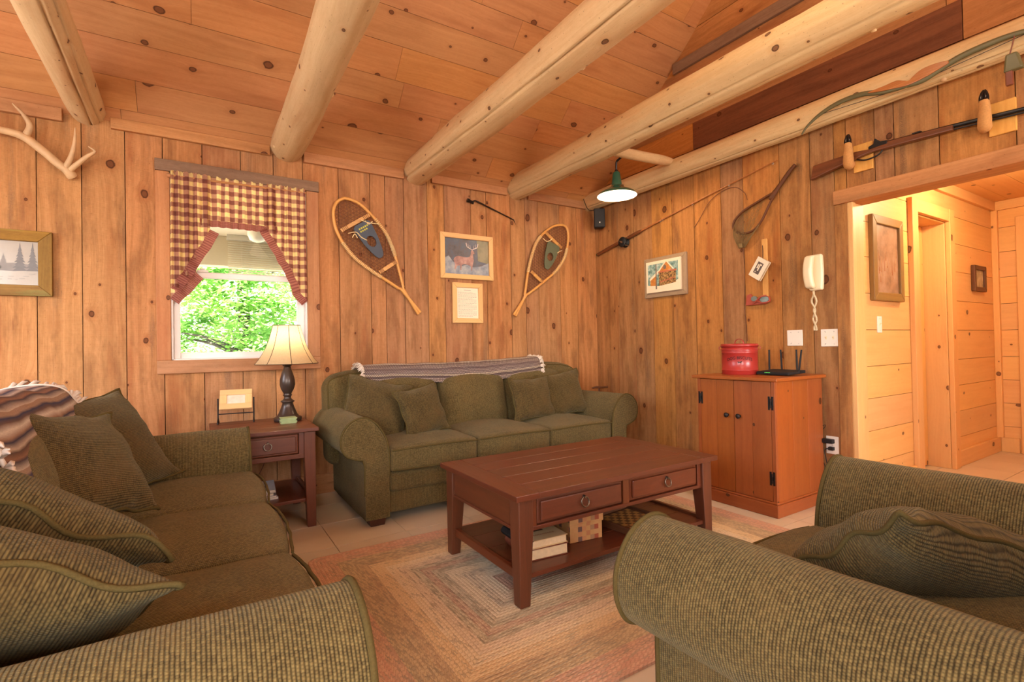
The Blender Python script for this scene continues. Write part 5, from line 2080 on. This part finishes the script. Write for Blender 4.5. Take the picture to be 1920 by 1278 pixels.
    if marks:
        b = MB()
        yl = -.0285
        for r_, (s0, n_) in enumerate(((.10, 5), (.17, 4), (.24, 5))):
            for k in range(n_):
                q0 = top + u * (s0 * ln) + v * (-.04 + .018 * k)
                q = [q0, q0 + v * .012, q0 + v * .012 + u * .012, q0 + u * .012]
                b.poly([Vector((p.x, yl + .002 * r_, p.z)) for p in q])
        b.build('yellow_stamp', plain('yellow_print', lin(196, 190, 66), .6), bn)
    return root
snowshoe('larger snowshoe with blue-grey binding on the wall beside the window', [(.978, 2.262), (.928, 2.228), (.900, 2.17), (.897, 2.10), (.917, 2.005), (.976, 1.894), (1.067, 1.792), (1.192, 1.705), (1.306, 1.639), (1.418, 1.572)],
         [(.978, 2.262), (1.027, 2.258), (1.095, 2.235), (1.185, 2.162), (1.296, 2.037), (1.345, 1.94), (1.376, 1.856), (1.416, 1.711), (1.448, 1.582)], (1.583, 1.378), [((.95, 2.005), (1.172, 2.155)), ((1.247, 1.70), (1.392, 1.80))],
         ((1.095, 2.075), (1.262, 1.818)), 'rubber', [[(1.00, 1.985), (1.06, 2.0), (1.10, 1.965), (1.145, 1.945)], [(1.03, 1.955), (1.05, 1.985), (1.07, 1.955)], [(1.10, 2.10), (1.16, 2.085), (1.24, 2.085)], [(1.13, 2.10), (1.16, 2.075), (1.19, 2.10)]], True, [(0, .55, .86), (1, .42, .78)])
snowshoe('smaller snowshoe with grey-green binding on the wall near the corner', [(3.12, 2.297), (3.04, 2.282), (2.976, 2.253), (2.877, 2.18), (2.79, 2.078), (2.73, 1.927), (2.69, 1.787), (2.664, 1.648), (2.648, 1.568)],
         [(3.12, 2.297), (3.165, 2.282), (3.188, 2.235), (3.19, 2.16), (3.17, 2.06), (3.126, 1.95), (3.024, 1.823), (2.866, 1.704), (2.676, 1.574)], (2.53, 1.373), [((2.90, 2.20), (3.10, 2.06)), ((2.727, 1.801), (2.86, 1.70))],
         ((2.995, 2.09), (2.90, 1.835)), 'rubbergreen', [[(2.86, 2.13), (2.90, 2.105), (2.94, 2.115), (2.97, 2.14)], [(3.03, 2.00), (3.06, 2.02), (3.09, 2.03)]], False, [(0, .42, .76), (1, .52, .80)])

# bayonet
by = thing('bayonet', 'old socket bayonet hung on the wall above the deer picture', 'bayonet', (2.071, D - .02, 2.394))
b = MB()
d = Vector((2.573 - 2.071, 0, 2.24 - 2.394))
u = d.normalized()
vv = Vector((-u.z, 0, u.x))
p0 = Vector((-.01, 0, .01))
b.tube([p0, p0 + u * .02, p0 + u * .02, p0 + u * .065], [.017, .017, .0135, .0135], 12)
b.build('socket', M['gunmetal'], by)
b = MB()
q = p0 + u * .045
b.tube(spline([q, q + u * .03 + vv * .028, q + u * .06 + vv * .028], 4), .0065, 8)
q2 = q + u * .06 + vv * .028
b.tube([q2, q2 + u * .06, q2 + u * .40, d - vv * 0.0], [.010, .0085, .006, .001], 3, smooth=False)
b.build('blade', M['gunmetal'], by)

# loudspeaker in the corner
sp_ = thing('loudspeaker', 'small black loudspeaker hung in the corner beneath the log', 'loudspeaker', (3.475, 3.825, 2.365), R(-34))
b = MB()
b.hexa([(x * (1 if y < 0 else .72), y, z) for x in (-.058, .058) for y in (-.05, .05) for z in (-.098, .098)])
b.build('speaker_case', M['black'], sp_, bevel=.012, seg=3)
b = MB()
b.box(-.05, .05, -.0535, -.05, -.09, .09)
gr = b.build('grille', M['blackgloss'], sp_, bevel=.004)
b = MB()
b.box(-.006, .006, -.0555, -.0535, -.052, -.042)
b.build('badge', M['steel'], gr)
b = MB()
b.tube([(0, .05, .0), (0, .12, .01)], .012, 8)
b.box(-.02, .02, .09, .11, -.03, .05)
b.build('bracket', M['iron'], sp_, bevel=.002)
b = MB()
b.tube(spline([(3.46, 3.83, 2.462), (3.42, 3.87, 2.455), (3.395, 3.90, 2.475), (3.385, 3.93, 2.54), (3.40, 3.97, 2.60)], 6), .0035, 6)
tag(b.build('speaker_cable', M['iron']), 'thin dark cable looping from the corner loudspeaker up to the log', 'cable')

# green enamel pendant lamp
pl_ = thing('pendant_lamp', 'lit green enamel pendant lamp with a wide white-lined shade in the corner', 'lamp', (2.83, 2.90, 2.262))
b = MB()
prof = [(.158, .0), (.157, .004), (.140, .022), (.105, .040), (.070, .056), (.046, .075), (.040, .082)]
inn = [(r - .0035, z - .0025) for r, z in reversed(prof)]
b.lathe(prof, 40, cap=False)
so = b.build('enamel_shade', M['green'], pl_, fix=False)
b = MB()
b.lathe(inn + [(.157, .0005)], 40, cap=False)
b.build('white_lining', M['enamelwhite'], so, fix=False)
b = MB()
b.lathe([(.040, .078), (.041, .095), (.036, .13), (.031, .165), (.029, .182), (.022, .190), (.012, .192)], 24)
b.build('socket_cup', M['green'], pl_)
b = MB()
b.tube([(0, 0, .19), (0, 0, .262), (.0, -.01, .275), (.012, -.055, .298), (.015, -.075, .312)], [.0075, .0075, .0085, .0085, .0085], 10)
b.lathe([(.013, .19), (.013, .205), (.008, .207)], 12)
b.build('stem', M['gunmetal'], pl_)
b = MB()
b.lathe([(0, -.008), (.018, -.004), (.029, .014), (.030, .03), (.022, .052), (.013, .07), (0, .072)], 18)
b.build('bulb', M['bulb'], pl_)
light('pendant_lamp_light', 'POINT', (2.83, 2.90, 2.243), 26, (1, .76, .48), shadow_soft_size=.03)

# fishing rod
fr_ = thing('fishing_rod', 'old fishing rod with a black reel slanting up the right wall', 'fishing rod', (3.56, 3.946, 2.029))
o = Vector((3.56, 3.946, 2.029))
def rp(t):
    return Vector((0, (2.021 - 3.946) * t, (2.392 - 2.029) * t + .022 * t * (1 - t) * 2))
b = MB()
b.tube([rp(0), rp(.03), rp(.12), rp(.16), rp(.165)], [.018, .016, .018, .017, .012], 10)
b.tube([rp(.225), rp(.23), rp(.31), rp(.32)], [.012, .018, .015, .010], 10)
b.build('grip', M['walnut'], fr_)
b = MB()
b.tube([rp(-.008), rp(.0), rp(.004)], [.012, .016, .015], 10)
b.build('butt_cap', M['green'], fr_)
b = MB()
b.tube([rp(.16), rp(.30), rp(.45), rp(.451), rp(.72), rp(1)], [.009, .008, .0072, .0058, .005, .003], 8)
b.build('rod_blank', M['bow_wood'], fr_)
b = MB()
for t in (.44, .452, .62, .8, .985):
    c = rp(t) + Vector((-.004, 0, -.012))
    b.tube([c + Vector((0, math.cos(2 * PI * k / 12), math.sin(2 * PI * k / 12))) * .007 for k in range(12)], .0014, 5, loop=True)
b.build('line_guide', M['steel'], fr_)
rl = MB()
c = rp(.205) + Vector((-.012, .0, -.028))
for sx, rr_ in ((-.028, .042), (.022, .042)):
    rl.lathe([(0, 0), (rr_, 0), (rr_, .006), (0, .006)], 24)
    for i in range(len(rl.v) - 24 * 4 - (48 if True else 0), len(rl.v)):
        pass
rl = MB(Matrix.Translation(c) @ Matrix.Rotation(R(90), 4, 'Y'))
rl.lathe([(0, -.030), (.049, -.030), (.050, -.024), (.014, -.022), (.014, .016), (.050, .018), (.049, .024), (0, .024)], 24)
ro_ = rl.build('reel', M['black'], fr_)
b = MB()
for k in range(4):
    a = PI / 4 + k * PI / 2
    q = c + Vector((0, math.cos(a), math.sin(a))) * .050
    b.tube([q + Vector((-.024, 0, 0)), q + Vector((.030, 0, 0))], .003, 6)
b.tube([c + Vector((-.030, .0, 0)), c + Vector((-.038, 0, 0))], .010, 10)
b.tube([c + Vector((-.036, -.022, -.012)), c + Vector((-.036, .022, .012))], .0045, 6)
b.build('reel_handle', M['steel'], ro_)
b = MB()
b.tube([rp(.20) + Vector((0, .03, 0)), c + Vector((0, 0, .022)), rp(.215) + Vector((0, -.03, 0))], .004, 6)
b.build('reel_foot', M['steel'], ro_)

# landing net
ln_ = thing('landing_net', 'wooden hoop landing net with a drooping bag on the right wall', 'landing net', (3.565, 1.90, 2.315))
o = Vector((3.565, 1.90, 2.315))
def nr(y, z, x=3.565):
    return Vector((x, y, z)) - o
hoop = spline([nr(2.055, 2.165), nr(2.10, 2.155), nr(2.185, 2.128), nr(2.29, 2.092), nr(2.365, 2.04), nr(2.385, 1.985), nr(2.35, 1.935), nr(2.27, 1.915), nr(2.20, 1.935), nr(2.15, 1.985), nr(2.105, 2.06), nr(2.075, 2.11), nr(2.045, 2.15)], 6)
b = MB()
b.tube(hoop, .009, 8)
b.build('hoop', M['stick'], ln_)
b = MB()
hp = [nr(1.895, 2.318), nr(1.93, 2.29), nr(2.0, 2.215), nr(2.06, 2.15), nr(2.085, 2.12)]
b.tube(spline(hp, 4), [.014] * 5 + [.016] * 6 + [.020] * 4 + [.012, .008], 10, flat=.7)
b.build('handle', M['stick'], ln_)
b = MB()
b.tube(spline([nr(1.895, 2.318), nr(1.885, 2.325, 3.572), nr(1.875, 2.31, 3.577), nr(1.875, 2.27, 3.577)], 5), .0022, 5)
b.build('hanging_loop', M['netting'], ln_)
b = MB()
hl = hoop[8:-8]
nn = len(hl)
rows, cols = 12, 40
tipc = nr(2.315, 1.808, 3.55)
def bag(i, k):
    s = k / rows
    p = hl[int(i / cols * (nn - 1))]
    q = tipc + Vector((.008 * math.cos(i * 2 * PI / cols), .026 * math.sin(i * 2 * PI / cols), 0))
    e = s ** 1.3
    m = p.lerp(q, e)
    m.x += -.035 * math.sin(PI * s) * (.3 + .7 * math.sin(PI * i / cols)) + .012
    m.z -= .03 * math.sin(PI * s) * .5
    return m
for k in range(rows):
    for i in range(cols):
        b.tube([bag(i, k), bag(i + (1 if k % 2 else 0), k + 1)], .0011, 4)
        b.tube([bag(i + 1, k), bag(i + (0 if k % 2 else 0) + (1 if k % 2 else 0), k + 1)], .0011, 4)
b.tube([tipc + Vector((0, .0, .03)), tipc], [.022, .014], 8)
b.build('net_bag', M['netting'], ln_)
b = MB()
b.tube(spline([(3.578, 2.76, 2.06), (3.575, 2.70, 2.12), (3.57, 2.60, 2.235), (3.57, 2.49, 2.29), (3.57, 2.37, 2.295), (3.575, 2.29, 2.23), (3.578, 2.27, 2.17)], 6), .0025, 5)
tag(b.build('leader_line', M['cordbrown']), 'thin curved brown line hanging between fishing rod and landing net', 'line')
b = MB()
b.tube(spline([(3.575, 2.312, 1.80), (3.578, 2.305, 1.6), (3.578, 2.315, 1.35), (3.577, 2.30, 1.2), (3.575, 2.295, 1.09)], 6), .002, 5)
tag(b.build('twine', M['cordbrown']), 'long thin twine hanging straight down below the landing net', 'twine')

# booklet, pine strip and leather case
b = MB()
b.hexa([(x, y, z) for x in (XW - .018, XW - .002) for y in (2.118, 2.160) for z in (1.39, 1.845)])
ps = b.build('pine_strip', M['pale'], bevel=.004)
tag(ps, 'narrow pale pine strip on the right wall carrying the booklet', 'wood strip')
bk = thing('booklet', 'cream booklet hanging askew by a cord left of the telephone', 'booklet', (XW - .035, 2.165, 1.625))
bk.rotation_euler = (R(33), 0, R(-90))
bk.rotation_euler = (0, R(33), R(-90))
bpy.context.view_layer.update()
b = MB()
for k, (a, dy) in enumerate(((8, -.016), (0, 0.0))):
    mt = Matrix.Translation((-.055, 0, 0)) @ Matrix.Rotation(R(-a), 4, 'Z') @ Matrix.Translation((.055, 0, 0))
    q = MB(mt)
    b.m = mt
    b.box(-.055, .055, dy * 0 - .002 - (.006 if k == 0 else 0), dy * 0 + (0 if k else -.006), -.075, .075)
b.build('booklet_cover', M['paper'], bk)
b = MB()
b.box(-.053, .052, -.005, -.002, -.073, .073)
b.box(-.053, .050, -.001, .006, -.073, .073)
b.build('pages', M['pages'], bk)
b = MB(Matrix.Translation((-.055, 0, 0)) @ Matrix.Rotation(R(-8), 4, 'Z') @ Matrix.Translation((.055, 0, 0)))
b.box(-.030, .022, -.0084, -.0080, -.042, .046)
b.box(-.006, .004, -.0088, -.0084, -.018, .036, mi=1)
b.box(-.020, -.010, -.0088, -.0084, -.002, .030, mi=1)
b.box(-.006, .014, -.0088, -.0084, .026, .036, mi=1)
b.box(-.018, -.012, -.0088, -.0084, -.034, -.026, mi=1)
b.build('cover_block', [M['ink'], M['paper']], bk)
b = MB()
b.tube(spline([(3.56, 2.150, 1.70), (3.565, 2.152, 1.76), (3.566, 2.152, 1.80), (3.566, 2.146, 1.76), (3.56, 2.146, 1.70)], 4), .0015, 5)
b.v = [bk.matrix_world.inverted() @ p for p in b.v]
b.build('hanging_loop', M['cordbrown'], bk)
lc = thing('leather_case', 'open red leather case with grey glass lenses hung below the booklet', 'case', (XW - .012, 2.19, 1.395))
b = MB()
pts = [(.09, .045), (.06, .052), (.045, .03), (.0, .012), (-.04, .030), (-.085, .02), (-.09, -.018), (-.05, -.034), (.0, -.034), (.10, -.034)]
b.extrude([(0, y, z) for y, z in pts], (-.02, 0, 0), along=1)
b.build('case_body', M['redleather'], lc, bevel=.003)
b = MB()
for y, z, ry, rz_ in ((.028, .012, .024, .020), (-.052, .0, .034, .024)):
    b.extrude([(-.012, y + ry * math.cos(2 * PI * k / 20), z + rz_ * math.sin(2 * PI * k / 20)) for k in range(20)], (-.014, 0, 0))
b.build('lens', M['glassgrey'], lc, bevel=.002)
b = MB()
b.tube(spline([(-.024, .03, -.02), (-.03, .005, -.005), (-.032, -.03, .022), (-.026, -.07, .026)], 5), .006, 6, flat=.5)
b.tube(spline([(-.024, .04, -.028), (-.028, .0, -.01), (-.03, -.04, -.024), (-.022, -.085, -.02)], 5), .005, 6, flat=.5)
b.build('strap', M['redleather'], lc)

# wall telephone
ph = thing('wall_telephone', 'ivory wall telephone with a twisted hanging cord beside the hall doorway', 'telephone', (XW, 1.788, 1.545), R(-90))
b = MB()
rbox(b, .048, .018, .122, .014, lambda p: (p.x * (1 - .10 * (p.z / .122) ** 2), p.y, p.z), 4, (3, 2, 5), (.012, -.018, 0))
b.build('phone_base', M['ivory'], ph)
b = MB()
rbox(b, .030, .022, .112, .018, lambda p: (p.x - .008 * (p.z / .112) ** 2 * -1, p.y - .016 * (1 - (p.z / .112) ** 2), p.z), 4, (3, 2, 8), (-.016, -.052, .004))
hs_ = b.build('handset', M['ivory'], ph)
b = MB()
N = 240
for st in range(2):
    pts, p2 = [], []
    for i in range(N + 1):
        t = i / N
        zz = -.122 - .27 * t
        a = t * 2 * PI * 2.2 + st * PI
        cx_ = .009 * math.cos(a) * (1 - .3 * t) - .014 * (1 - t) * (1 if st == 0 else -.2)
        cy_ = -.022 + .009 * math.sin(a)
        c2 = t * 2 * PI * 46
        pts.append((cx_ + .0055 * math.cos(c2), cy_ + .0055 * math.sin(c2), zz))
    b.tube(pts, .0020, 5)
b.build('coiled_cord', M['ivory'], ph)

def plate(name, label, c, w, h, rz, kind):
    root = thing(name, label, 'wall plate' if kind != 'outlet' else 'outlet', c, rz)
    b = MB()
    b.box(-w / 2, w / 2, -.006, 0, -h / 2, h / 2)
    b.build('cover_plate', M['white'], root, bevel=.003)
    b = MB()
    for x in ((-w / 4, w / 4) if w > .1 else (0,)):
        for z in ((-h * .36, h * .36) if kind != 'outlet' else (0,)):
            b.lathe([(0, 0), (.0028, 0), (.0028, .001), (0, .001)], 10, o=(0, 0, 0))
            for i in range(len(b.v) - 48, len(b.v)):
                p = b.v[i]
                b.v[i] = Vector((x + p.x, -.006 - p.z, z + p.y))
    b.build('screw', M['steel'], root)
    if kind == 'switch':
        for x in ((-.023, .023) if w > .1 else (0,)):
            b = MB()
            b.box(x - .0055, x + .0055, -.0065, -.006, -.012, .012)
            b.hexa([(x + sx * .004, yy, z) for sx in (-1, 1) for yy, z in ((-.006, -.003), (-.006, .005), (-.016, .004), (-.015, .010))])
            b.build('toggle', M['ivory'], root, bevel=.001)
    if kind == 'outlet':
        for z in (-.02, .02):
            b = MB()
            b.box(-.016, .016, -.0075, -.006, z - .014, z + .014)
            b.build('socket_face', M['white'], root, bevel=.004)
    return root
plate('blank_plate', 'blank white wall plate behind the router', (XW, 1.938, 1.105), .108, .112, R(-90), 'blank')
plate('switch_plate', 'white double light switch next to the doorway, below the telephone', (XW, 1.707, 1.100), .112, .116, R(-90), 'switch')
plate('hall_switch', 'narrow white light switch under the gilt framed print in the hall', (4.036, HY, 1.187), .070, .115, 0, 'switch')
plate('power_outlet', 'white power outlet low on the wall between cabinet and doorway', (XW, 1.708, .384), .078, .118, R(-90), 'outlet')
b = MB()
b.box(XW - .045, XW - .0075, 1.690, 1.765, .398, .426)
b.box(XW - .030, XW - .0075, 1.762, 1.78, .406, .420)
ad = b.build('plug_adapter', M['black'], bevel=.004)
tag(ad, 'black power adapter in the upper half of the outlet', 'plug')
b = MB()
b.box(XW - .035, XW - .0075, 1.693, 1.722, .352, .374)
b.tube(spline([(XW - .03, 1.722, .362), (XW - .03, 1.745, .345), (XW - .022, 1.735, .25), (XW - .02, 1.73, .19), (XW - .022, 1.76, .15), (XW - .02, 1.80, .155)], 6), .0032, 6)
tag(b.build('plug_with_cord', M['black'], bevel=0), 'black plug and cord in the lower half of the outlet', 'plug')
b = MB()
b.tube(spline([(XW - .020, 1.78, .413), (XW - .018, 1.80, .40), (XW - .02, 1.775, .30), (XW - .02, 1.745, .22), (XW - .02, 1.742, .12), (XW - .02, 1.73, .05), (XW - .02, 1.75, .02)], 6), .0022, 6)
b.tube(spline([(XW - .02, 1.80, .52), (XW - .018, 1.775, .505), (XW - .018, 1.74, .515), (XW - .02, 1.765, .48), (XW - .02, 1.80, .49)], 5), .0018, 5)
tag(b.build('adapter_cord', M['black']), 'thin tangled black adapter cord hanging beside the cabinet', 'cord')

# gun on deer foot hooks
def hoofhook(label, y, zt, x=3.50):
    root = thing('gun_hook', label, 'gun hook', (XW, y, zt), 0, 'deer foot gun hooks')
    b = MB()
    b.box(-.020, -.002, -.062, .046, -.15, .022, along=2)
    b.build('back_board', M['pale'], root, bevel=.004)
    b = MB()
    pts = spline([(-.018, .058, -.085), (-.06, .050, -.104), (-.086, .044, -.098), (-.094, .041, -.055), (-.090, .041, -.01), (-.094, .042, .028)], 6)
    n = len(pts)
    b.tube(pts, [interp(i / n, [0, .25, .5, .75, 1], [.024, .030, .029, .024, .0185]) for i in range(n)], 14)
    b.build('deer_foot', M['hide'], root)
    b = MB()
    for s in (-1, 1):
        b.tube(spline([(-.094, .042 + s * .009, .022), (-.094, .042 + s * .010, .045), (-.090, .042 + s * .006, .070), (-.086, .042 + s * .003, .086)], 4), [interp(i / 12, [0, .3, .7, 1], [.012, .0115, .008, .001]) for i in range(13)], 10)
    b.build('hoof', M['hoof'], root)
hoofhook('deer foot gun hook under the stock of the rifle', 1.485, 2.298)
hoofhook('deer foot gun hook under the barrel of the rifle', .838, 2.292)
gn = thing('rifle', 'old rifle with reddish stock resting on two deer foot hooks', 'rifle', (3.545, 1.0, 2.24))
o = Vector((3.545, 1.0, 2.24))
def gp(pts, x0, x1):
    return [Vector((x0, y, z)) - o for y, z in pts], (x1 - x0, 0, 0)
b = MB()
st = spline([(0, 1.762, 2.262), (0, 1.62, 2.268), (0, 1.50, 2.270), (0, 1.44, 2.262), (0, 1.40, 2.264), (0, 1.36, 2.276), (0, 1.25, 2.272), (0, 1.10, 2.262), (0, 1.02, 2.256)], 3) + spline([(0, 1.02, 2.226), (0, 1.20, 2.232), (0, 1.34, 2.236), (0, 1.40, 2.238), (0, 1.46, 2.232), (0, 1.60, 2.206), (0, 1.782, 2.168)], 3)
b.extrude([Vector((3.530, p.y, p.z)) - o for p in st], (.034, 0, 0), along=1)
b.build('stock', M['walnut'], gn, bevel=.007, seg=3)
b = MB()
b.tube([Vector((3.545, 1.36, 2.272)) - o, Vector((3.545, 1.02, 2.251)) - o, Vector((3.545, .40, 2.205)) - o], [.012, .012, .010], 10)
b.tube([Vector((3.545, 1.02, 2.232)) - o, Vector((3.545, .42, 2.19)) - o], .005, 8)
b.build('barrel', M['gunmetal'], gn)
b = MB()
b.extrude([Vector((3.527, y, z)) - o for y, z in ((1.43, 2.258), (1.33, 2.262), (1.33, 2.282), (1.37, 2.288), (1.39, 2.312), (1.398, 2.312), (1.40, 2.285), (1.43, 2.274))], (.038, 0, 0))
b.build('lock', M['gunmetal'], gn, bevel=.003)
b = MB()
b.tube(spline([Vector((3.545, y, z)) - o for y, z in ((1.50, 2.222), (1.46, 2.205), (1.42, 2.205), (1.38, 2.215), (1.36, 2.236))], 4), .005, 6)
b.build('trigger_guard', M['gunmetal'], gn)
b = MB()
b.box(-.02, .02, .165, .205, .028, .036)
b.build('rear_sight', M['gunmetal'], gn, bevel=.001)

# recurve bow in front of the log
bw = thing('recurve_bow', 'recurve bow with olive limbs and orange wooden grip along the right hand log', 'bow', (3.385, 1.17, 2.52))
o = Vector((3.385, 1.17, 2.52))
def bp_(y, z, x=3.385):
    return Vector((x, y, z)) - o
b = MB()
l1 = spline([bp_(1.752, 2.440), bp_(1.715, 2.482), bp_(1.635, 2.528), bp_(1.524, 2.555), bp_(1.40, 2.552), bp_(1.30, 2.520), bp_(1.22, 2.508), bp_(1.16, 2.505)], 6)
b.tube(l1, [.006 + .009 * min(1, i / 18) for i in range(len(l1))], 8, flat=.55, up=(0, 0, 1))
b.build('limb', M['limb'], bw)
b = MB()
l2 = spline([bp_(1.17, 2.505), bp_(1.10, 2.500), bp_(1.03, 2.522), bp_(.95, 2.545), bp_(.86, 2.555), bp_(.76, 2.556), bp_(.66, 2.54), bp_(.56, 2.50), bp_(.50, 2.45)], 6)
b.tube(l2, [.017 - .010 * max(0, (i - 24) / 24) for i in range(len(l2))], 8, flat=.55, up=(0, 0, 1))
b.build('limb', M['limb'], bw)
b = MB()
top = spline([bp_(1.36, 2.545), bp_(1.28, 2.545), bp_(1.22, 2.548), bp_(1.185, 2.532), bp_(1.16, 2.522), bp_(1.14, 2.536), bp_(1.10, 2.556), bp_(1.04, 2.558), bp_(.985, 2.548)], 4)
bot = spline([bp_(.985, 2.532), bp_(1.06, 2.512), bp_(1.12, 2.500), bp_(1.17, 2.498), bp_(1.22, 2.506), bp_(1.30, 2.522), bp_(1.36, 2.538)], 4)
b.extrude([p + Vector((-.014, 0, 0)) for p in top + bot], (.028, 0, 0), along=1)
b.build('riser', M['bow_wood'], bw, bevel=.006, seg=3)
b = MB()
b.tube([bp_(1.748, 2.446), bp_(1.70, 2.495), bp_(1.62, 2.525), bp_(1.17, 2.494), bp_(.70, 2.535), bp_(.50, 2.45)], .0018, 5)
b.build('bow_string', M['iron'], bw)
qv = thing('hanging_pouch', 'olive strapped pouch hanging at the edge of the frame by the bow', 'pouch', (3.375, .752, 2.46))
b = MB()
b.tube([(.01, -.02, .10), (0, -.005, .02), (0, .0, 0)], .006, 6, flat=.4)
b.build('strap', M['brownleather'], qv)
b = MB()
b.hexa([(x, y * (1 if z < -.05 else .6), z) for x in (-.018, .018) for y in (-.05, .022) for z in (-.085, 0)])
b.build('pouch_body', M['limb'], qv, bevel=.008)
b = MB()
b.box(-.012, .012, -.01, .016, -.15, -.08)
b.build('pouch_tip', M['brownleather'], qv, bevel=.004)

# walking stick in the corner behind the sofa
ck = thing('walking_stick', 'dark walking stick with a cross handle in the corner behind the sofa', 'walking stick', (3.46, 3.86, 0))
b = MB()
b.tube([(-.02, -.05, 0), (.0, .0, .645)], .009, 8)
b.build('shaft', M['stick'], ck)
b = MB()
b.tube(spline([(-.065, .03, .648), (-.03, .01, .655), (.02, -.01, .652), (.09, -.03, .654)], 4), [.009] * 4 + [.011] * 5 + [.010] * 4, 8)
b.build('handle', M['stick'], ck)

# ------------------------------------------------------------------ outside the window
pr = MB()
pr.box(-1.6, 3.2, 4.151, 6.45, 2.40, 2.44)
pr.box(-1.6, 3.2, 4.151, 6.45, 2.36, 2.40)
struct(pr.build('porch_ceiling', M['porch']))
pr = MB()
pr.box(-1.6, 3.2, 6.32, 6.48, 2.03, 2.36)
struct(pr.build('porch_beam', M['porch'], bevel=.01))
bl = thing('porch_blind', 'half lowered pale slatted blind hanging under the porch roof outside the window', 'blind', (.72, 6.22, 2.33))
b = MB()
for k in range(16):
    z = -.04 - k * .024
    b.hexa([(x, y, z + (0 if y < 0 else .012) + t) for x in (-.43, .43) for y in (-.012, .012) for t in (0, .0035)])
b.build('slats', M['slat'], bl)
b = MB()
b.box(-.44, .44, -.02, .02, -.03, .03)
b.build('head_rail', M['slat'], bl, bevel=.004)
b = MB()
for x in (-.3, .3):
    b.tube([(x, -.016, 0), (x, -.016, -.42)], .002, 4)
b.build('lift_cord', M['white'], bl)
pj = thing('porch_light', 'white jar porch light under the porch ceiling outside the window', 'lamp', (.52, 5.6, 2.36))
b = MB()
b.lathe([(0, 0), (.07, 0), (.07, -.02), (.045, -.035), (0, -.035)], 20)
b.build('light_base', M['white'], pj)
b = MB()
b.lathe([(.045, -.03), (.085, -.06), (.09, -.11), (.07, -.16), (.03, -.18), (0, -.18)], 20)
b.build('glass_jar', M['white'], pj)
def tree(label, x, y, h, cr, n, seed):
    r2 = random.Random(seed)
    root = thing('leafy_tree', label, 'tree', (x, y, -.6), 0, 'leafy trees outside the window')
    b = MB()
    b.tube([(0, 0, 0), (.05, .02, h * .35), (-.03, 0, h * .7), (.02, 0, h * .95)], [.13, .10, .07, .02], 10)
    for k in range(16):
        z = h * r2.uniform(.25, .8)
        a = r2.uniform(0, 2 * PI)
        l = cr * r2.uniform(.5, .9)
        b.tube(spline([(0, 0, z), (math.cos(a) * l * .5, math.sin(a) * l * .5, z + .25), (math.cos(a) * l, math.sin(a) * l, z + .35)], 3), [.04, .035, .03, .025, .02, .012, .006], 6)
    b.build('trunk', M['bark'], root)
    vs, fs, pd = [], [], []
    cl = []
    for k in range(60):
        while True:
            p = Vector((r2.uniform(-1, 1), r2.uniform(-1, 1), r2.uniform(-1, 1)))
            if p.length < 1:
                break
        cl.append((Vector((p.x * cr, p.y * cr, h * .58 + p.z * h * .46)), r2.uniform(.22, .45), r2.random()))
    b = MB()
    for k in range(n):
        c, rad, sh_ = r2.choice(cl)
        d = Vector((r2.gauss(0, 1), r2.gauss(0, 1), r2.gauss(0, .55))) * rad * .55
        p = c + d
        s = r2.uniform(.03, .058)
        nrm = Vector((r2.gauss(0, .5), r2.gauss(0, .5), 1)).normalized()
        t = nrm.orthogonal().normalized()
        t = Matrix.Rotation(r2.uniform(0, 2 * PI), 3, nrm) @ t
        q = nrm.cross(t)
        i0 = len(b.v)
        b.v += [p - t * s, p + q * s * .55, p + t * s, p - q * s * .55]
        b.f.append([i0, i0 + 1, i0 + 2, i0 + 3])
        b.uvs.append([(0, 0), (1, 0), (1, 1), (0, 1)])
        b.pids.append(min(1, max(0, sh_ * .6 + r2.random() * .4)))
        b.mis.append(0)
        b.sms.append(False)
    b.build('crown', M['leaf'], root, fix=False)
tree('tree with the dark trunk seen low in the middle of the window', .62, 8.9, 4.2, 1.25, 17000, 1)
tree('tree filling the left part of the window view', -1.0, 12.0, 4.8, 1.5, 14000, 2)
tree('tree behind the lamp shade in the right part of the window view', 2.35, 12.0, 4.8, 1.5, 14000, 3)
tree('pale tree farther back in the middle of the window view', .7, 15.6, 5.6, 1.7, 12000, 4)
tree('low tree at the left rear of the window view', -3.1, 15.8, 5.4, 1.6, 6000, 5)
tree('farthest tree at the right rear of the window view', 4.6, 15.8, 5.6, 1.7, 6000, 6)
g = MB()
g.box(-14, 16, 4.3, 30, -.75, -.6)
struct(g.build('ground_outside', plain('deck_grey', lin(168, 154, 134), .95)))
